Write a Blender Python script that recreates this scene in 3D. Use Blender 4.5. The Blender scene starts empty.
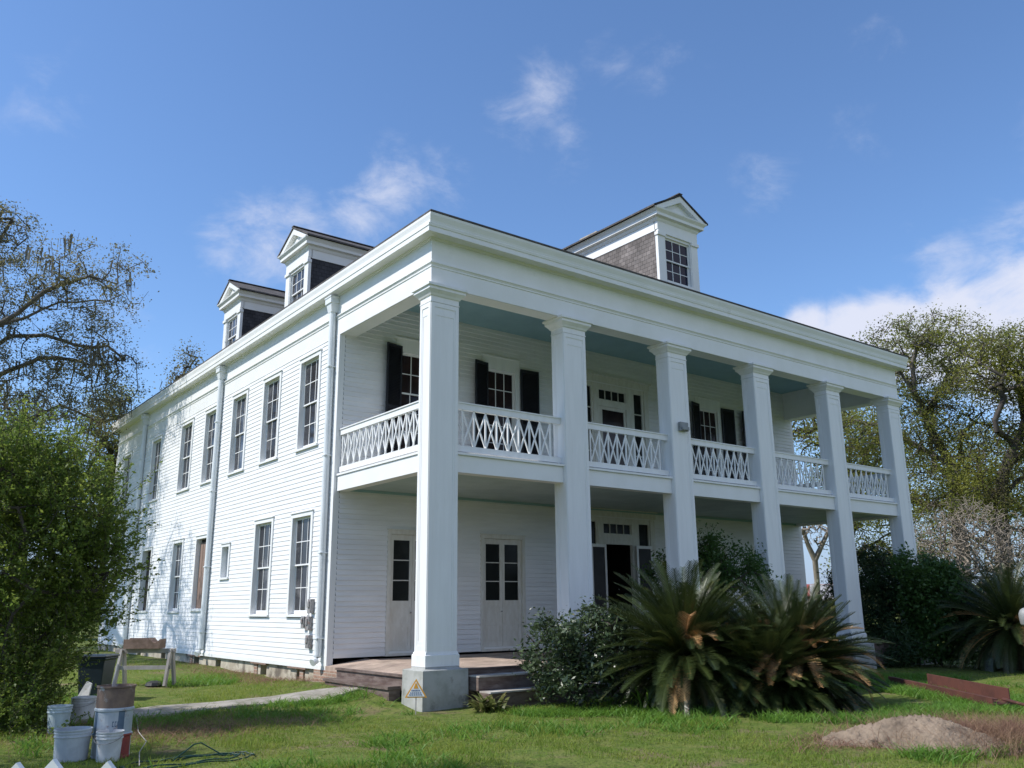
import bpy, math, random
import numpy as np
from mathutils import Matrix, Vector

C0 = bpy.context.scene
COL = C0.collection

# ------------------------------------------------------------------ camera
F_PX, PITCH, ROLL, YAW = 862.2616, .2511, -.01, .6539
CAM = np.array([-9.4051, -15.1362, 1.9354])
_f = np.array([math.sin(YAW)*math.cos(PITCH), math.cos(YAW)*math.cos(PITCH), math.sin(PITCH)])
_r0 = np.array([math.cos(YAW), -math.sin(YAW), 0.0]); _u0 = np.cross(_r0, _f)
_r = math.cos(ROLL)*_r0 + math.sin(ROLL)*_u0
_u = -math.sin(ROLL)*_r0 + math.cos(ROLL)*_u0
cd = bpy.data.cameras.new('camera'); cam = bpy.data.objects.new('camera', cd); COL.objects.link(cam)
cd.sensor_width = 36.0; cd.lens = F_PX*36.0/1024.0; cd.clip_end = 3000; cd.clip_start = .1
cam.matrix_world = Matrix(((_r[0], _u[0], -_f[0], CAM[0]), (_r[1], _u[1], -_f[1], CAM[1]), (_r[2], _u[2], -_f[2], CAM[2]), (0, 0, 0, 1)))
C0.camera = cam

def ray(px, py):
    return _f + _r*((px-512)/F_PX) + _u*((384-py)/F_PX)
def at(px, py, depth):                     # a point seen at that pixel, that many metres ahead
    return CAM + ray(px, py)*depth
def on_z(px, py, z=0.0):
    d = ray(px, py); return CAM + d*((z-CAM[2])/d[2])

# ------------------------------------------------------------------ sun, sky, exposure
SUN_EL = math.radians(47); SUN_DIR = np.array([-1.0, .40, 0]); SUN_DIR /= np.linalg.norm(SUN_DIR)
sdir = Vector((SUN_DIR[0]*math.cos(SUN_EL), SUN_DIR[1]*math.cos(SUN_EL), math.sin(SUN_EL)))
sl = bpy.data.lights.new('sun', 'SUN'); sl.energy = 2.8; sl.angle = math.radians(.5); sl.color = (1.0, .965, .91)
so = bpy.data.objects.new('sun', sl); COL.objects.link(so)
so.rotation_euler = sdir.to_track_quat('Z', 'Y').to_euler(); so.location = (-40, 20, 50)

vs = C0.view_settings
vs.view_transform = 'Standard'; vs.look = 'None'; vs.gamma = 1.0; vs.exposure = .86; vs.use_curve_mapping = False

W = bpy.data.worlds.new('World'); C0.world = W; W.use_nodes = True
def build_world():
    nt = W.node_tree; N = nt.nodes; L = nt.links
    N.clear()
    out = N.new('ShaderNodeOutputWorld'); bg = N.new('ShaderNodeBackground')
    sky = N.new('ShaderNodeTexSky'); sky.sky_type = 'NISHITA'; sky.sun_disc = False
    sky.sun_elevation = SUN_EL; sky.sun_rotation = math.atan2(SUN_DIR[0], SUN_DIR[1])
    sky.altitude = 0; sky.air_density = 1.0; sky.dust_density = .25; sky.ozone_density = 2.0
    bg.inputs['Strength'].default_value = .105
    tc = N.new('ShaderNodeTexCoord')
    nz = N.new('ShaderNodeVectorMath'); nz.operation = 'NORMALIZE'; L.new(tc.outputs['Generated'], nz.inputs[0])
    sc = N.new('ShaderNodeVectorMath'); sc.operation = 'MULTIPLY'; sc.inputs[1].default_value = (1, 1, 1.7)
    L.new(nz.outputs[0], sc.inputs[0])
    n1 = N.new('ShaderNodeTexNoise'); n1.inputs['Scale'].default_value = 13; n1.inputs['Detail'].default_value = 12; n1.inputs['Roughness'].default_value = .62
    n1.inputs['Distortion'].default_value = .28
    L.new(sc.outputs[0], n1.inputs['Vector'])
    acc = None
    def M(op, a, b):
        m = N.new('ShaderNodeMath'); m.operation = op
        for i, v in enumerate((a, b)):
            if isinstance(v, (int, float)): m.inputs[i].default_value = v
            else: L.new(v, m.inputs[i])
        return m.outputs[0]
    blobs = [(1010, 335, .085, 1.0), (955, 335, .075, 1.0), (900, 338, .065, .95), (850, 338, .050, .9), (808, 332, .042, .8), (1060, 320, .10, 1.0), (1230, 330, .22, .9),
             (392, 190, .060, .50), (440, 178, .05, .36), (350, 212, .06, .46), (305, 228, .06, .48), (260, 238, .065, .50), (222, 243, .045, .46),
             (300, 262, .06, .44), (545, 92, .055, .36), (515, 112, .05, .33), (570, 142, .04, .32), (765, 180, .045, .27), (600, 55, .05, .26), (670, 65, .05, .24),
             (885, 38, .04, .26), (130, 330, .05, .28), (40, 100, .06, .24), (860, 140, .05, .2), (940, 275, .06, .45), (-200, 300, .18, .5)]
    dirs = [(ray(px, py), r, a) for (px, py, r, a) in blobs]
    # unseen clouds added behind the viewer to brighten the shaded house front
    dirs += [(np.array(v), r, a) for v, r, a in (((.2, -1, .45), .38, .95), ((-.6, -1, .35), .30, .9), ((.9, -.8, .5), .32, .9), ((.1, -.6, .9), .22, .8), ((-1, -.2, .4), .2, .7), ((1, -.1, .4), .25, .8), ((-.4, -1, 1.0), .2, .7))]
    for (d, r, a) in dirs:
        d = d/np.linalg.norm(d)
        ds = N.new('ShaderNodeVectorMath'); ds.operation = 'DISTANCE'; L.new(nz.outputs[0], ds.inputs[0]); ds.inputs[1].default_value = tuple(d)
        mr = N.new('ShaderNodeMapRange'); mr.interpolation_type = 'SMOOTHSTEP'
        mr.inputs['From Min'].default_value = r*1.5; mr.inputs['From Max'].default_value = r*.15
        mr.inputs['To Min'].default_value = 0; mr.inputs['To Max'].default_value = a
        L.new(ds.outputs['Value'], mr.inputs['Value'])
        acc = mr.outputs[0] if acc is None else M('MAXIMUM', acc, mr.outputs[0])
    # cover = mask shaped by fractal noise
    s = M('ADD', acc, M('MULTIPLY', M('SUBTRACT', n1.outputs['Fac'], .5), 1.5))
    cov = N.new('ShaderNodeMapRange'); cov.interpolation_type = 'SMOOTHSTEP'
    cov.inputs['From Min'].default_value = .16; cov.inputs['From Max'].default_value = .85
    L.new(s, cov.inputs['Value'])
    cm = M('MULTIPLY', cov.outputs[0], M('MINIMUM', M('MULTIPLY', acc, 1.5), .92))
    mix = N.new('ShaderNodeMix'); mix.data_type = 'RGBA'
    tint = N.new('ShaderNodeMix'); tint.data_type = 'RGBA'; tint.blend_type = 'MULTIPLY'; tint.inputs['Factor'].default_value = 1
    L.new(sky.outputs[0], tint.inputs['A']); tint.inputs['B'].default_value = (.72, .865, 1.03, 1)
    # paler, hazier band low over the horizon
    sz = N.new('ShaderNodeSeparateXYZ'); L.new(nz.outputs[0], sz.inputs[0])
    hz = N.new('ShaderNodeMapRange'); hz.interpolation_type = 'SMOOTHSTEP'; hz.inputs['From Min'].default_value = .24; hz.inputs['From Max'].default_value = .0; hz.inputs['To Min'].default_value = 0; hz.inputs['To Max'].default_value = .85
    L.new(sz.outputs['Z'], hz.inputs['Value'])
    hm = N.new('ShaderNodeMix'); hm.data_type = 'RGBA'; L.new(hz.outputs[0], hm.inputs['Factor']); L.new(tint.outputs['Result'], hm.inputs['A']); hm.inputs['B'].default_value = (1.9, 2.45, 3.7, 1)
    L.new(cm, mix.inputs['Factor']); L.new(hm.outputs['Result'], mix.inputs['A']); mix.inputs['B'].default_value = (4.15, 4.3, 5.0, 1)
    L.new(mix.outputs['Result'], bg.inputs['Color'])
    L.new(bg.outputs[0], out.inputs['Surface'])
build_world()

# ------------------------------------------------------------------ mesh helpers
WL = {}                                     # world position of each object's origin (no parent is rotated)
class MB:
    def __init__(s): s.v = []; s.f = []; s.m = []
    def quad(s, a, b, c, d, mi=0):
        n = len(s.v); s.v += [tuple(a), tuple(b), tuple(c), tuple(d)]; s.f.append((n, n+1, n+2, n+3)); s.m.append(mi)
    def poly(s, pts, mi=0):
        n = len(s.v); s.v += [tuple(p) for p in pts]; s.f.append(tuple(range(n, n+len(pts)))); s.m.append(mi)
    def hexa(s, p, mi=0):                   # 8 corners: bottom 4 then top 4
        n = len(s.v); s.v += [tuple(q) for q in p]
        for q in ((3, 2, 1, 0), (4, 5, 6, 7), (0, 1, 5, 4), (1, 2, 6, 5), (2, 3, 7, 6), (3, 0, 4, 7)):
            s.f.append(tuple(n+i for i in q)); s.m.append(mi)
    def box(s, x0, x1, y0, y1, z0, z1, mi=0):
        s.hexa([(x0, y0, z0), (x1, y0, z0), (x1, y1, z0), (x0, y1, z0), (x0, y0, z1), (x1, y0, z1), (x1, y1, z1), (x0, y1, z1)], mi)
    def tbox(s, tf, u0, u1, v0, v1, n0, n1, mi=0):
        s.hexa([tf(u0, v0, n0), tf(u1, v0, n0), tf(u1, v0, n1), tf(u0, v0, n1), tf(u0, v1, n0), tf(u1, v1, n0), tf(u1, v1, n1), tf(u0, v1, n1)], mi)
    def beam(s, a, b, w, h, up=(0, 0, 1), mi=0):    # rectangular bar from a to b
        a = np.array(a, float); b = np.array(b, float); d = b-a; d /= np.linalg.norm(d)
        up = np.array(up, float); sd = np.cross(d, up); sd /= np.linalg.norm(sd); up = np.cross(sd, d)
        q = [sd*sx*w/2+up*sy*h/2 for sx, sy in ((-1, -1), (1, -1), (1, 1), (-1, 1))]
        s.hexa([a+q[0], a+q[1], b+q[1], b+q[0], a+q[3], a+q[2], b+q[2], b+q[3]], mi)
    def rings(s, rs, mi=0, cap=True, closed=True):  # loft a list of equally long rings
        n = len(s.v); k = len(rs[0])
        for r in rs: s.v += [tuple(p) for p in r]
        for i in range(len(rs)-1):
            for j in range(k if closed else k-1):
                a = n+i*k+j; b = n+i*k+(j+1) % k
                s.f.append((a, b, b+k, a+k)); s.m.append(mi)
        if cap:
            s.f.append(tuple(n+j for j in range(k))[::-1]); s.m.append(mi)
            s.f.append(tuple(n+(len(rs)-1)*k+j for j in range(k))); s.m.append(mi)
    def lathe(s, c, prof, k=20, mi=0, cap=True):
        s.rings([[(c[0]+r*math.cos(2*math.pi*j/k), c[1]+r*math.sin(2*math.pi*j/k), c[2]+z) for j in range(k)] for r, z in prof], mi, cap)
    def tube(s, pts, r, k=8, mi=0):
        pts = [np.array(p, float) for p in pts]; rs = []
        for i, p in enumerate(pts):
            d = pts[min(i+1, len(pts)-1)]-pts[max(i-1, 0)]; d /= np.linalg.norm(d)
            ref = np.array([0, 0, 1.]) if abs(d[2]) < .9 else np.array([1., 0, 0])
            a = np.cross(d, ref); a /= np.linalg.norm(a); b = np.cross(d, a)
            rr = r[i] if isinstance(r, (list, tuple)) else r
            rs.append([p+rr*(math.cos(2*math.pi*j/k)*a+math.sin(2*math.pi*j/k)*b) for j in range(k)])
        s.rings(rs, mi)
    def rectloft(s, x0, x1, y0, y1, prof, mi=0, cap=False):  # profile (ox, oy, z) carried round a rectangle
        s.rings([[(x0-a, y0-b, z), (x1+a, y0-b, z), (x1+a, y1+b, z), (x0-a, y1+b, z)] for a, b, z in prof], mi, cap)

def place(o, V, parent):
    org = np.array([(V[:, 0].min()+V[:, 0].max())/2, (V[:, 1].min()+V[:, 1].max())/2, V[:, 2].min()])
    WL[o.name] = org
    if parent is not None:
        o.parent = parent; o.location = tuple(org-WL[parent.name])
    else: o.location = tuple(org)
    return org
def props(o, label=None, cat=None, group=None, kind=None):
    if label: o['label'] = label
    if cat: o['category'] = cat
    if group: o['group'] = group
    if kind: o['kind'] = kind
    return o
def obj(name, mb, mats, parent=None, smooth=False, bevel=0, **kw):
    if not isinstance(mats, (list, tuple)): mats = [mats]
    V = np.array(mb.v, float)
    me = bpy.data.meshes.new(name); o = bpy.data.objects.new(name, me); COL.objects.link(o)
    org = place(o, V, parent)
    me.from_pydata((V-org).tolist(), [], mb.f)
    for m in mats: me.materials.append(m)
    if len(mats) > 1: me.polygons.foreach_set('material_index', mb.m)
    if smooth: me.polygons.foreach_set('use_smooth', [True]*len(me.polygons))
    me.update()
    if bevel:
        b = o.modifiers.new('bevel', 'BEVEL'); b.width = bevel; b.segments = 2; b.limit_method = 'ANGLE'
    return props(o, **kw)
def npobj(name, V, Fq, mat, parent=None, smooth=False, mats=None, mi=None, **kw):   # numpy quads or tris
    me = bpy.data.meshes.new(name); o = bpy.data.objects.new(name, me); COL.objects.link(o)
    org = place(o, V, parent); V = V-org
    k = Fq.shape[1]; nf = len(Fq)
    me.vertices.add(len(V)); me.vertices.foreach_set('co', V.astype(np.float32).ravel())
    me.loops.add(nf*k); me.loops.foreach_set('vertex_index', Fq.astype(np.int32).ravel())
    me.polygons.add(nf); me.polygons.foreach_set('loop_start', np.arange(0, nf*k, k, dtype=np.int32))
    me.polygons.foreach_set('loop_total', np.full(nf, k, dtype=np.int32))
    for m in (mats or [mat]): me.materials.append(m)
    if mi is not None: me.polygons.foreach_set('material_index', mi.astype(np.int32))
    me.polygons.foreach_set('use_smooth', np.full(nf, smooth, dtype=bool))
    me.update(calc_edges=True); me.validate()
    return props(o, **kw)
def thing(name, loc, label, cat, group=None):
    o = bpy.data.objects.new(name, None); COL.objects.link(o); o.location = tuple(loc); o.empty_display_size = .3
    WL[o.name] = np.array(loc, float)
    return props(o, label, cat, group)

# ------------------------------------------------------------------ materials
def mat(name, base, rough=.6, var=None, scale=5.0, detail=5, bump=0, bscale=None, metal=0, spec=.4, coords='Object', stretch=None, ramp=(.35, .65), var2=None, scale2=1.0, ramp2=(.5, .7), translucent=0):
    m = bpy.data.materials.new(name); m.use_nodes = True; nt = m.node_tree; N = nt.nodes; L = nt.links
    p = N['Principled BSDF']; p.inputs['Base Color'].default_value = (*base, 1); p.inputs['Roughness'].default_value = rough
    p.inputs['Metallic'].default_value = metal; p.inputs['Specular IOR Level'].default_value = spec
    g = N.new('ShaderNodeNewGeometry')
    vec = g.outputs['Position']
    if stretch:
        mp = N.new('ShaderNodeMapping'); mp.inputs['Scale'].default_value = stretch; L.new(vec, mp.inputs['Vector']); vec = mp.outputs[0]
    col = None
    def layer(prev, c2, sc, rmp, dt):
        n = N.new('ShaderNodeTexNoise'); n.inputs['Scale'].default_value = sc; n.inputs['Detail'].default_value = dt; n.inputs['Roughness'].default_value = .6
        L.new(vec, n.inputs['Vector'])
        mr = N.new('ShaderNodeMapRange'); mr.interpolation_type = 'SMOOTHSTEP'; mr.inputs['From Min'].default_value = rmp[0]; mr.inputs['From Max'].default_value = rmp[1]
        L.new(n.outputs['Fac'], mr.inputs['Value'])
        mx = N.new('ShaderNodeMix'); mx.data_type = 'RGBA'; L.new(mr.outputs[0], mx.inputs['Factor'])
        if prev is None: mx.inputs['A'].default_value = (*base, 1)
        else: L.new(prev, mx.inputs['A'])
        mx.inputs['B'].default_value = (*c2, 1)
        return mx.outputs['Result']
    if var: col = layer(None, var, scale, ramp, detail)
    if var2: col = layer(col, var2, scale2, ramp2, detail)
    if col is not None: L.new(col, p.inputs['Base Color'])
    if bump:
        n = N.new('ShaderNodeTexNoise'); n.inputs['Scale'].default_value = bscale or scale*4; n.inputs['Detail'].default_value = 5; L.new(vec, n.inputs['Vector'])
        b = N.new('ShaderNodeBump'); b.inputs['Strength'].default_value = bump; b.inputs['Distance'].default_value = .02
        L.new(n.outputs['Fac'], b.inputs['Height']); L.new(b.outputs[0], p.inputs['Normal'])
    if translucent:
        t = N.new('ShaderNodeBsdfTranslucent'); ms = N.new('ShaderNodeMixShader'); ms.inputs[0].default_value = translucent
        hs = N.new('ShaderNodeHueSaturation'); hs.inputs['Value'].default_value = 1.5; hs.inputs['Hue'].default_value = .485
        if col is not None: L.new(col, hs.inputs['Color'])
        else: hs.inputs['Color'].default_value = (*base, 1)
        L.new(hs.outputs[0], t.inputs['Color'])
        L.new(p.outputs[0], ms.inputs[1]); L.new(t.outputs[0], ms.inputs[2]); L.new(ms.outputs[0], N['Material Output'].inputs['Surface'])
    return m

def brick_mat(name, c1, c2, mortar, sc=4, ax=(1, 1, 1), bw=.5, rh=.25, rot=(0, 0, 0), ms=.02, ax2=None):
    m = bpy.data.materials.new(name); m.use_nodes = True; N = m.node_tree.nodes; L = m.node_tree.links; p = N['Principled BSDF']
    p.inputs['Roughness'].default_value = .9
    g = N.new('ShaderNodeNewGeometry'); mp = N.new('ShaderNodeMapping'); mp.inputs['Rotation'].default_value = rot; L.new(g.outputs['Position'], mp.inputs['Vector'])
    if ax2:
        sp = N.new('ShaderNodeSeparateXYZ'); cb = N.new('ShaderNodeCombineXYZ'); L.new(g.outputs['Position'], sp.inputs[0]); L.new(sp.outputs[ax2], cb.inputs[0]); L.new(sp.outputs['Z'], cb.inputs[1]); L.new(cb.outputs[0], mp.inputs['Vector'])
    b = N.new('ShaderNodeTexBrick'); b.inputs['Color1'].default_value = (*c1, 1); b.inputs['Color2'].default_value = (*c2, 1); b.inputs['Mortar'].default_value = (*mortar, 1)
    b.inputs['Scale'].default_value = sc; b.inputs['Mortar Size'].default_value = ms; b.inputs['Brick Width'].default_value = bw; b.inputs['Row Height'].default_value = rh
    L.new(mp.outputs[0], b.inputs['Vector'])
    n = N.new('ShaderNodeTexNoise'); n.inputs['Scale'].default_value = 2.2; n.inputs['Detail'].default_value = 7; L.new(g.outputs['Position'], n.inputs['Vector'])
    mx = N.new('ShaderNodeMix'); mx.data_type = 'RGBA'; mx.blend_type = 'MULTIPLY'; mx.inputs['Factor'].default_value = .8
    cr = N.new('ShaderNodeMapRange'); cr.inputs['From Min'].default_value = .3; cr.inputs['From Max'].default_value = .7; cr.inputs['To Min'].default_value = .45; cr.inputs['To Max'].default_value = 1.15
    L.new(n.outputs['Fac'], cr.inputs['Value']); L.new(b.outputs['Color'], mx.inputs['A']); L.new(cr.outputs[0], mx.inputs['B']); L.new(mx.outputs['Result'], p.inputs['Base Color'])
    bp = N.new('ShaderNodeBump'); bp.inputs['Strength'].default_value = .6; bp.inputs['Distance'].default_value = .02; L.new(b.outputs['Fac'], bp.inputs['Height']); bp.invert = True
    L.new(bp.outputs[0], p.inputs['Normal'])
    return m

WHITE = mat('white_paint', (.80, .80, .79), .45, (.76, .76, .74), 1.3, 6, .05, 30, var2=(.60, .60, .56), scale2=.9, ramp2=(.66, .85))
BOARD = mat('clapboard_paint', (.80, .80, .80), .5, (.73, .73, .73), .8, 8, .06, 40, stretch=(1, 1, 7), var2=(.55, .54, .52), scale2=.9, ramp2=(.60, .85))
TRIM = mat('trim_paint', (.80, .80, .79), .45, (.76, .76, .75), 1.4, 7, .04, 30, stretch=(5, 5, .6), var2=(.68, .67, .64), scale2=1.1, ramp2=(.58, .8))
CREAM = mat('door_paint', (.70, .69, .64), .5, (.62, .60, .54), 3, 6, .05, 30, stretch=(3, 3, 1), var2=(.34, .27, .20), scale2=2.2, ramp2=(.68, .85))
TEAL = mat('porch_ceiling_paint', (.30, .46, .49), .6, (.27, .42, .45), 1.5, 5)
PALET = mat('lower_ceiling_paint', (.46, .55, .54), .6, (.38, .47, .46), 1.3, 5)
SHUT = mat('shutter_paint', (.012, .012, .018), .5, (.018, .018, .022), 3)
GLASS = mat('window_glass', (.035, .035, .04), .06, (.17, .165, .17), .9, 4, .03, 3, spec=.5, ramp=(.48, .72))  # paler patches put sky reflections and curtain glimpses into the colour
GLASSF = mat('curtained_glass', (.030, .017, .016), .12, (.018, .011, .011), 2, 4, spec=.3)
GLASSD = mat('door_glass', (.016, .018, .017), .16, (.03, .032, .03), 1.5, 5, .02, 3, spec=.2, ramp=(.5, .75))
GLASSD.node_tree.nodes['Principled BSDF'].inputs['IOR'].default_value = 1.35
SCREEN = mat('insect_screen', (.045, .045, .05), .85, (.06, .06, .065), 2)
DARK = mat('dark_interior', (.02, .018, .017), .9, (.03, .026, .024), 2)  # near-black colour stands in for the gloom of unlit rooms and gaps
SHINGLE = brick_mat('roof_shingles', (.085, .075, .07), (.13, .115, .105), (.04, .036, .034), 5, bw=.9, rh=.5)
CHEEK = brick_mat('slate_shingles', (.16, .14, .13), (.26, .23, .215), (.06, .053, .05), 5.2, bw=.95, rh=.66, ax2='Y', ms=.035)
CHEEK_SHADED = brick_mat('slate_shingles_shaded', (.045, .045, .052), (.075, .073, .08), (.02, .02, .022), 5.2, bw=.95, rh=.66, ax2='X', ms=.035)  # same shingles, darkened in the colour for the unlit cheeks of the side dormers
BRICKF = brick_mat('brick_paving', (.42, .31, .25), (.48, .37, .29), (.36, .30, .24), 4.4, bw=.9, rh=.45)
BRICKW = brick_mat('old_brick', (.30, .17, .12), (.42, .27, .20), (.46, .40, .33), 4.5, bw=1.0, rh=.34, ax2='Y', ms=.04)
STUCCO = mat('weathered_stucco', (.50, .45, .36), .9, (.36, .31, .24), 2.2, 8, .6, 14, var2=(.15, .125, .10), scale2=1.6, ramp2=(.52, .66))
CONC = mat('pedestal_concrete', (.42, .42, .40), .9, (.30, .31, .28), 2.4, 8, .4, 12, var2=(.13, .13, .11), scale2=1.7, ramp2=(.58, .72))
PATHM = mat('path_concrete', (.36, .33, .29), .9, (.25, .23, .19), 2.5, 8, .3, 14, var2=(.15, .14, .09), scale2=1.6, ramp2=(.50, .64))
BROWNW = mat('brown_step_paint', (.185, .142, .122), .6, (.10, .066, .055), 3, 6, .1, 20, stretch=(1, 1, 4), var2=(.25, .20, .175), scale2=2.4, ramp2=(.62, .75))
TREADW = mat('lit_step_edge', (.50, .48, .45), .7, (.36, .32, .28), 3, 6, .1, 20)  # light on the tread noses painted in, paler than the risers
PLY = mat('bare_board', (.27, .19, .155), .8, (.20, .135, .105), 3, 6, .1, 20, stretch=(3, 3, .6))
PIPE = mat('downspout_paint', (.74, .77, .78), .4, (.68, .71, .72), 1.5, 5, .03, 20)
BARK = mat('oak_bark', (.085, .072, .060), .95, (.045, .038, .032), 2.5, 7, .6, 8, stretch=(1, 1, .5))
BARKL = mat('grey_oak_bark', (.145, .128, .11), .95, (.08, .07, .06), 2.5, 7, .6, 8, stretch=(1, 1, .5))
BARKG = mat('grey_twigs', (.29, .245, .195), .95, (.20, .17, .135), 2.0, 5)
OAKL = mat('spring_oak_leaves', (.15, .18, .040), .6, (.24, .25, .048), .5, 4, spec=.25, translucent=.5, var2=(.12, .115, .05), scale2=.8, ramp2=(.5, .62))
OAKG = mat('greyer_oak_leaves', (.165, .165, .085), .6, (.21, .20, .085), .5, 4, spec=.25, translucent=.4, var2=(.085, .082, .05), scale2=.9, ramp2=(.5, .64))
MOSS = mat('hanging_moss', (.15, .145, .115), .95, (.095, .09, .07), 1.2, 5, translucent=.2)
BUSHL = mat('bright_bush_leaves', (.108, .178, .032), .5, (.18, .235, .045), 1.4, 5, spec=.35, translucent=.55, var2=(.075, .12, .024), scale2=2.2, ramp2=(.52, .66))
GLOSSL = mat('glossy_dark_leaves', (.040, .066, .028), .33, (.07, .10, .044), 3, 5, spec=.55, translucent=.15, var2=(.16, .13, .02), scale2=7, ramp2=(.69, .74))
NEEDLE = mat('dark_evergreen_leaves', (.024, .050, .019), .5, (.044, .078, .026), 1.6, 5, spec=.3, translucent=.2)
MIDL = mat('mid_green_leaves', (.045, .095, .022), .45, (.07, .135, .03), 1.7, 5, spec=.4, translucent=.3)
SAGO = mat('sago_fronds', (.030, .046, .014), .34, (.048, .068, .018), 1.5, 4, spec=.6, translucent=.15, var2=(.12, .12, .032), scale2=2.6, ramp2=(.58, .72))
SAGOD = mat('dead_fronds', (.42, .22, .085), .8, (.58, .38, .18), 3, 4, translucent=.2)
SAGOW = mat('withered_fronds', (.12, .085, .035), .8, (.06, .07, .022), 2.5, 4, translucent=.15)
SAGOT = mat('sago_trunk', (.10, .065, .04), .95, (.05, .035, .024), 9, 5, .8, 14)
SOIL = mat('dirt', (.26, .20, .145), .95, (.185, .14, .10), 2.2, 8, .7, 18, var2=(.12, .09, .065), scale2=4, ramp2=(.52, .68))
RUST = mat('rusted_steel', (.115, .047, .036), .75, (.075, .034, .028), 2.5, 7, .25, 20, var2=(.20, .10, .07), scale2=5, ramp2=(.6, .75), spec=.25)
DRUMM = mat('faded_drum_paint', (.42, .46, .48), .55, (.36, .40, .43), 6, 6, .05, 20, var2=(.17, .09, .06), scale2=5, ramp2=(.54, .66))
DRUMR = mat('rusty_drum_top', (.22, .15, .11), .7, (.15, .10, .08), 6, 6, .1, 20, var2=(.35, .34, .33), scale2=5, ramp2=(.55, .65))
DRUMB = mat('drum_blue', (.10, .15, .21), .5, (.07, .11, .16), 6, 5)
DRUMRED = mat('drum_red', (.32, .06, .05), .55, (.22, .05, .04), 6, 5)
PAIL = mat('bucket_plastic', (.66, .67, .67), .5, (.52, .52, .51), 5, 6, var2=(.36, .30, .19), scale2=8, ramp2=(.60, .70))
PAILB = mat('bluish_bucket_plastic', (.45, .53, .58), .45, (.36, .43, .47), 6, 5)
PAILG = mat('grey_tub_plastic', (.46, .50, .53), .5, (.36, .39, .42), 4, 6)
BINM = mat('bin_plastic', (.012, .022, .035), .45, (.018, .03, .042), 5)
GREYW = mat('weathered_wood', (.42, .39, .36), .9, (.30, .27, .25), 3, 6, .2, 20, stretch=(1, 1, .4))
BOXW = mat('brown_wood', (.27, .18, .14), .8, (.17, .11, .08), 4, 6, .15, 20)
PICKET = mat('picket_paint', (.80, .80, .78), .5, (.73, .74, .70), 6, 5, .04, 30)
HOSEM = mat('hose_rubber', (.008, .05, .038), .4, (.006, .035, .028), 9)
METER = mat('meter_grey', (.30, .29, .29), .5, (.20, .19, .19), 20, 4, var2=(.28, .16, .13), scale2=14, ramp2=(.58, .66))
ORANGE = mat('sign_orange', (.75, .36, .04), .5, (.68, .32, .04), 9)
SIGNW = mat('sign_white', (.78, .78, .76), .5, (.72, .72, .7), 9)
SIGNB = mat('sign_blue', (.16, .22, .38), .5, (.13, .18, .3), 9)
BLACKP = mat('black_plastic', (.02, .02, .022), .6, (.03, .03, .03), 9)
LAMPG = mat('lamp_grey', (.27, .28, .28), .5, (.21, .22, .22), 6)
REDROOF = mat('red_metal_roof', (.27, .06, .045), .6, (.20, .05, .04), 1.5, 5)
GREYROOF = mat('grey_metal_roof', (.36, .36, .37), .6, (.28, .27, .27), 1.5, 5)
BARN = mat('barn_boards', (.22, .19, .18), .9, (.16, .135, .125), 1.5, 6, stretch=(2, 2, .3))
DRYG = mat('dry_stalks', (.22, .125, .085), .9, (.30, .20, .12), 2.5, 4, translucent=.25, var2=(.20, .11, .08), scale2=3, ramp2=(.5, .62))
FARW = mat('far_tree_leaves', (.06, .085, .035), .8, (.11, .115, .05), .12, 5, translucent=.2)
BLUEP = mat('blue_plastic', (.12, .18, .30), .5, (.09, .14, .24), 9)

def ground_mat():
    m = bpy.data.materials.new('lawn_soil'); m.use_nodes = True; N = m.node_tree.nodes; L = m.node_tree.links; p = N['Principled BSDF']; p.inputs['Roughness'].default_value = .95
    p.inputs['Specular IOR Level'].default_value = .1
    g = N.new('ShaderNodeNewGeometry')
    def noise(sc, a, b):
        n = N.new('ShaderNodeTexNoise'); n.inputs['Scale'].default_value = sc; n.inputs['Detail'].default_value = 7; n.inputs['Roughness'].default_value = .62; L.new(g.outputs['Position'], n.inputs['Vector'])
        r = N.new('ShaderNodeMapRange'); r.interpolation_type = 'SMOOTHSTEP'; r.inputs['From Min'].default_value = a; r.inputs['From Max'].default_value = b; L.new(n.outputs['Fac'], r.inputs['Value']); return r.outputs[0]
    def mx(f, a, b):
        x = N.new('ShaderNodeMix'); x.data_type = 'RGBA'; L.new(f, x.inputs['Factor'])
        for k, v in (('A', a), ('B', b)):
            if isinstance(v, tuple): x.inputs[k].default_value = (*v, 1)
            else: L.new(v, x.inputs[k])
        return x.outputs['Result']
    c = mx(noise(3.0, .4, .62), (.10, .145, .028), (.155, .175, .048))
    c = mx(noise(.9, .52, .68), c, (.20, .155, .09))
    c = mx(noise(14, .5, .7), c, (.045, .066, .018))
    L.new(c, p.inputs['Base Color'])
    n = N.new('ShaderNodeTexNoise'); n.inputs['Scale'].default_value = 26; n.inputs['Detail'].default_value = 6; L.new(g.outputs['Position'], n.inputs['Vector'])
    b = N.new('ShaderNodeBump'); b.inputs['Strength'].default_value = .8; b.inputs['Distance'].default_value = .05; L.new(n.outputs['Fac'], b.inputs['Height']); L.new(b.outputs[0], p.inputs['Normal'])
    return m
GRASSM = mat('grass_blades', (.135, .215, .030), .6, (.215, .26, .048), 1.3, 5, spec=.2, translucent=.4, var2=(.26, .22, .10), scale2=1.1, ramp2=(.58, .72))
WEEDM = mat('weed_leaves', (.09, .20, .026), .5, (.14, .26, .04), 2.2, 5, spec=.3, translucent=.4)

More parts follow.
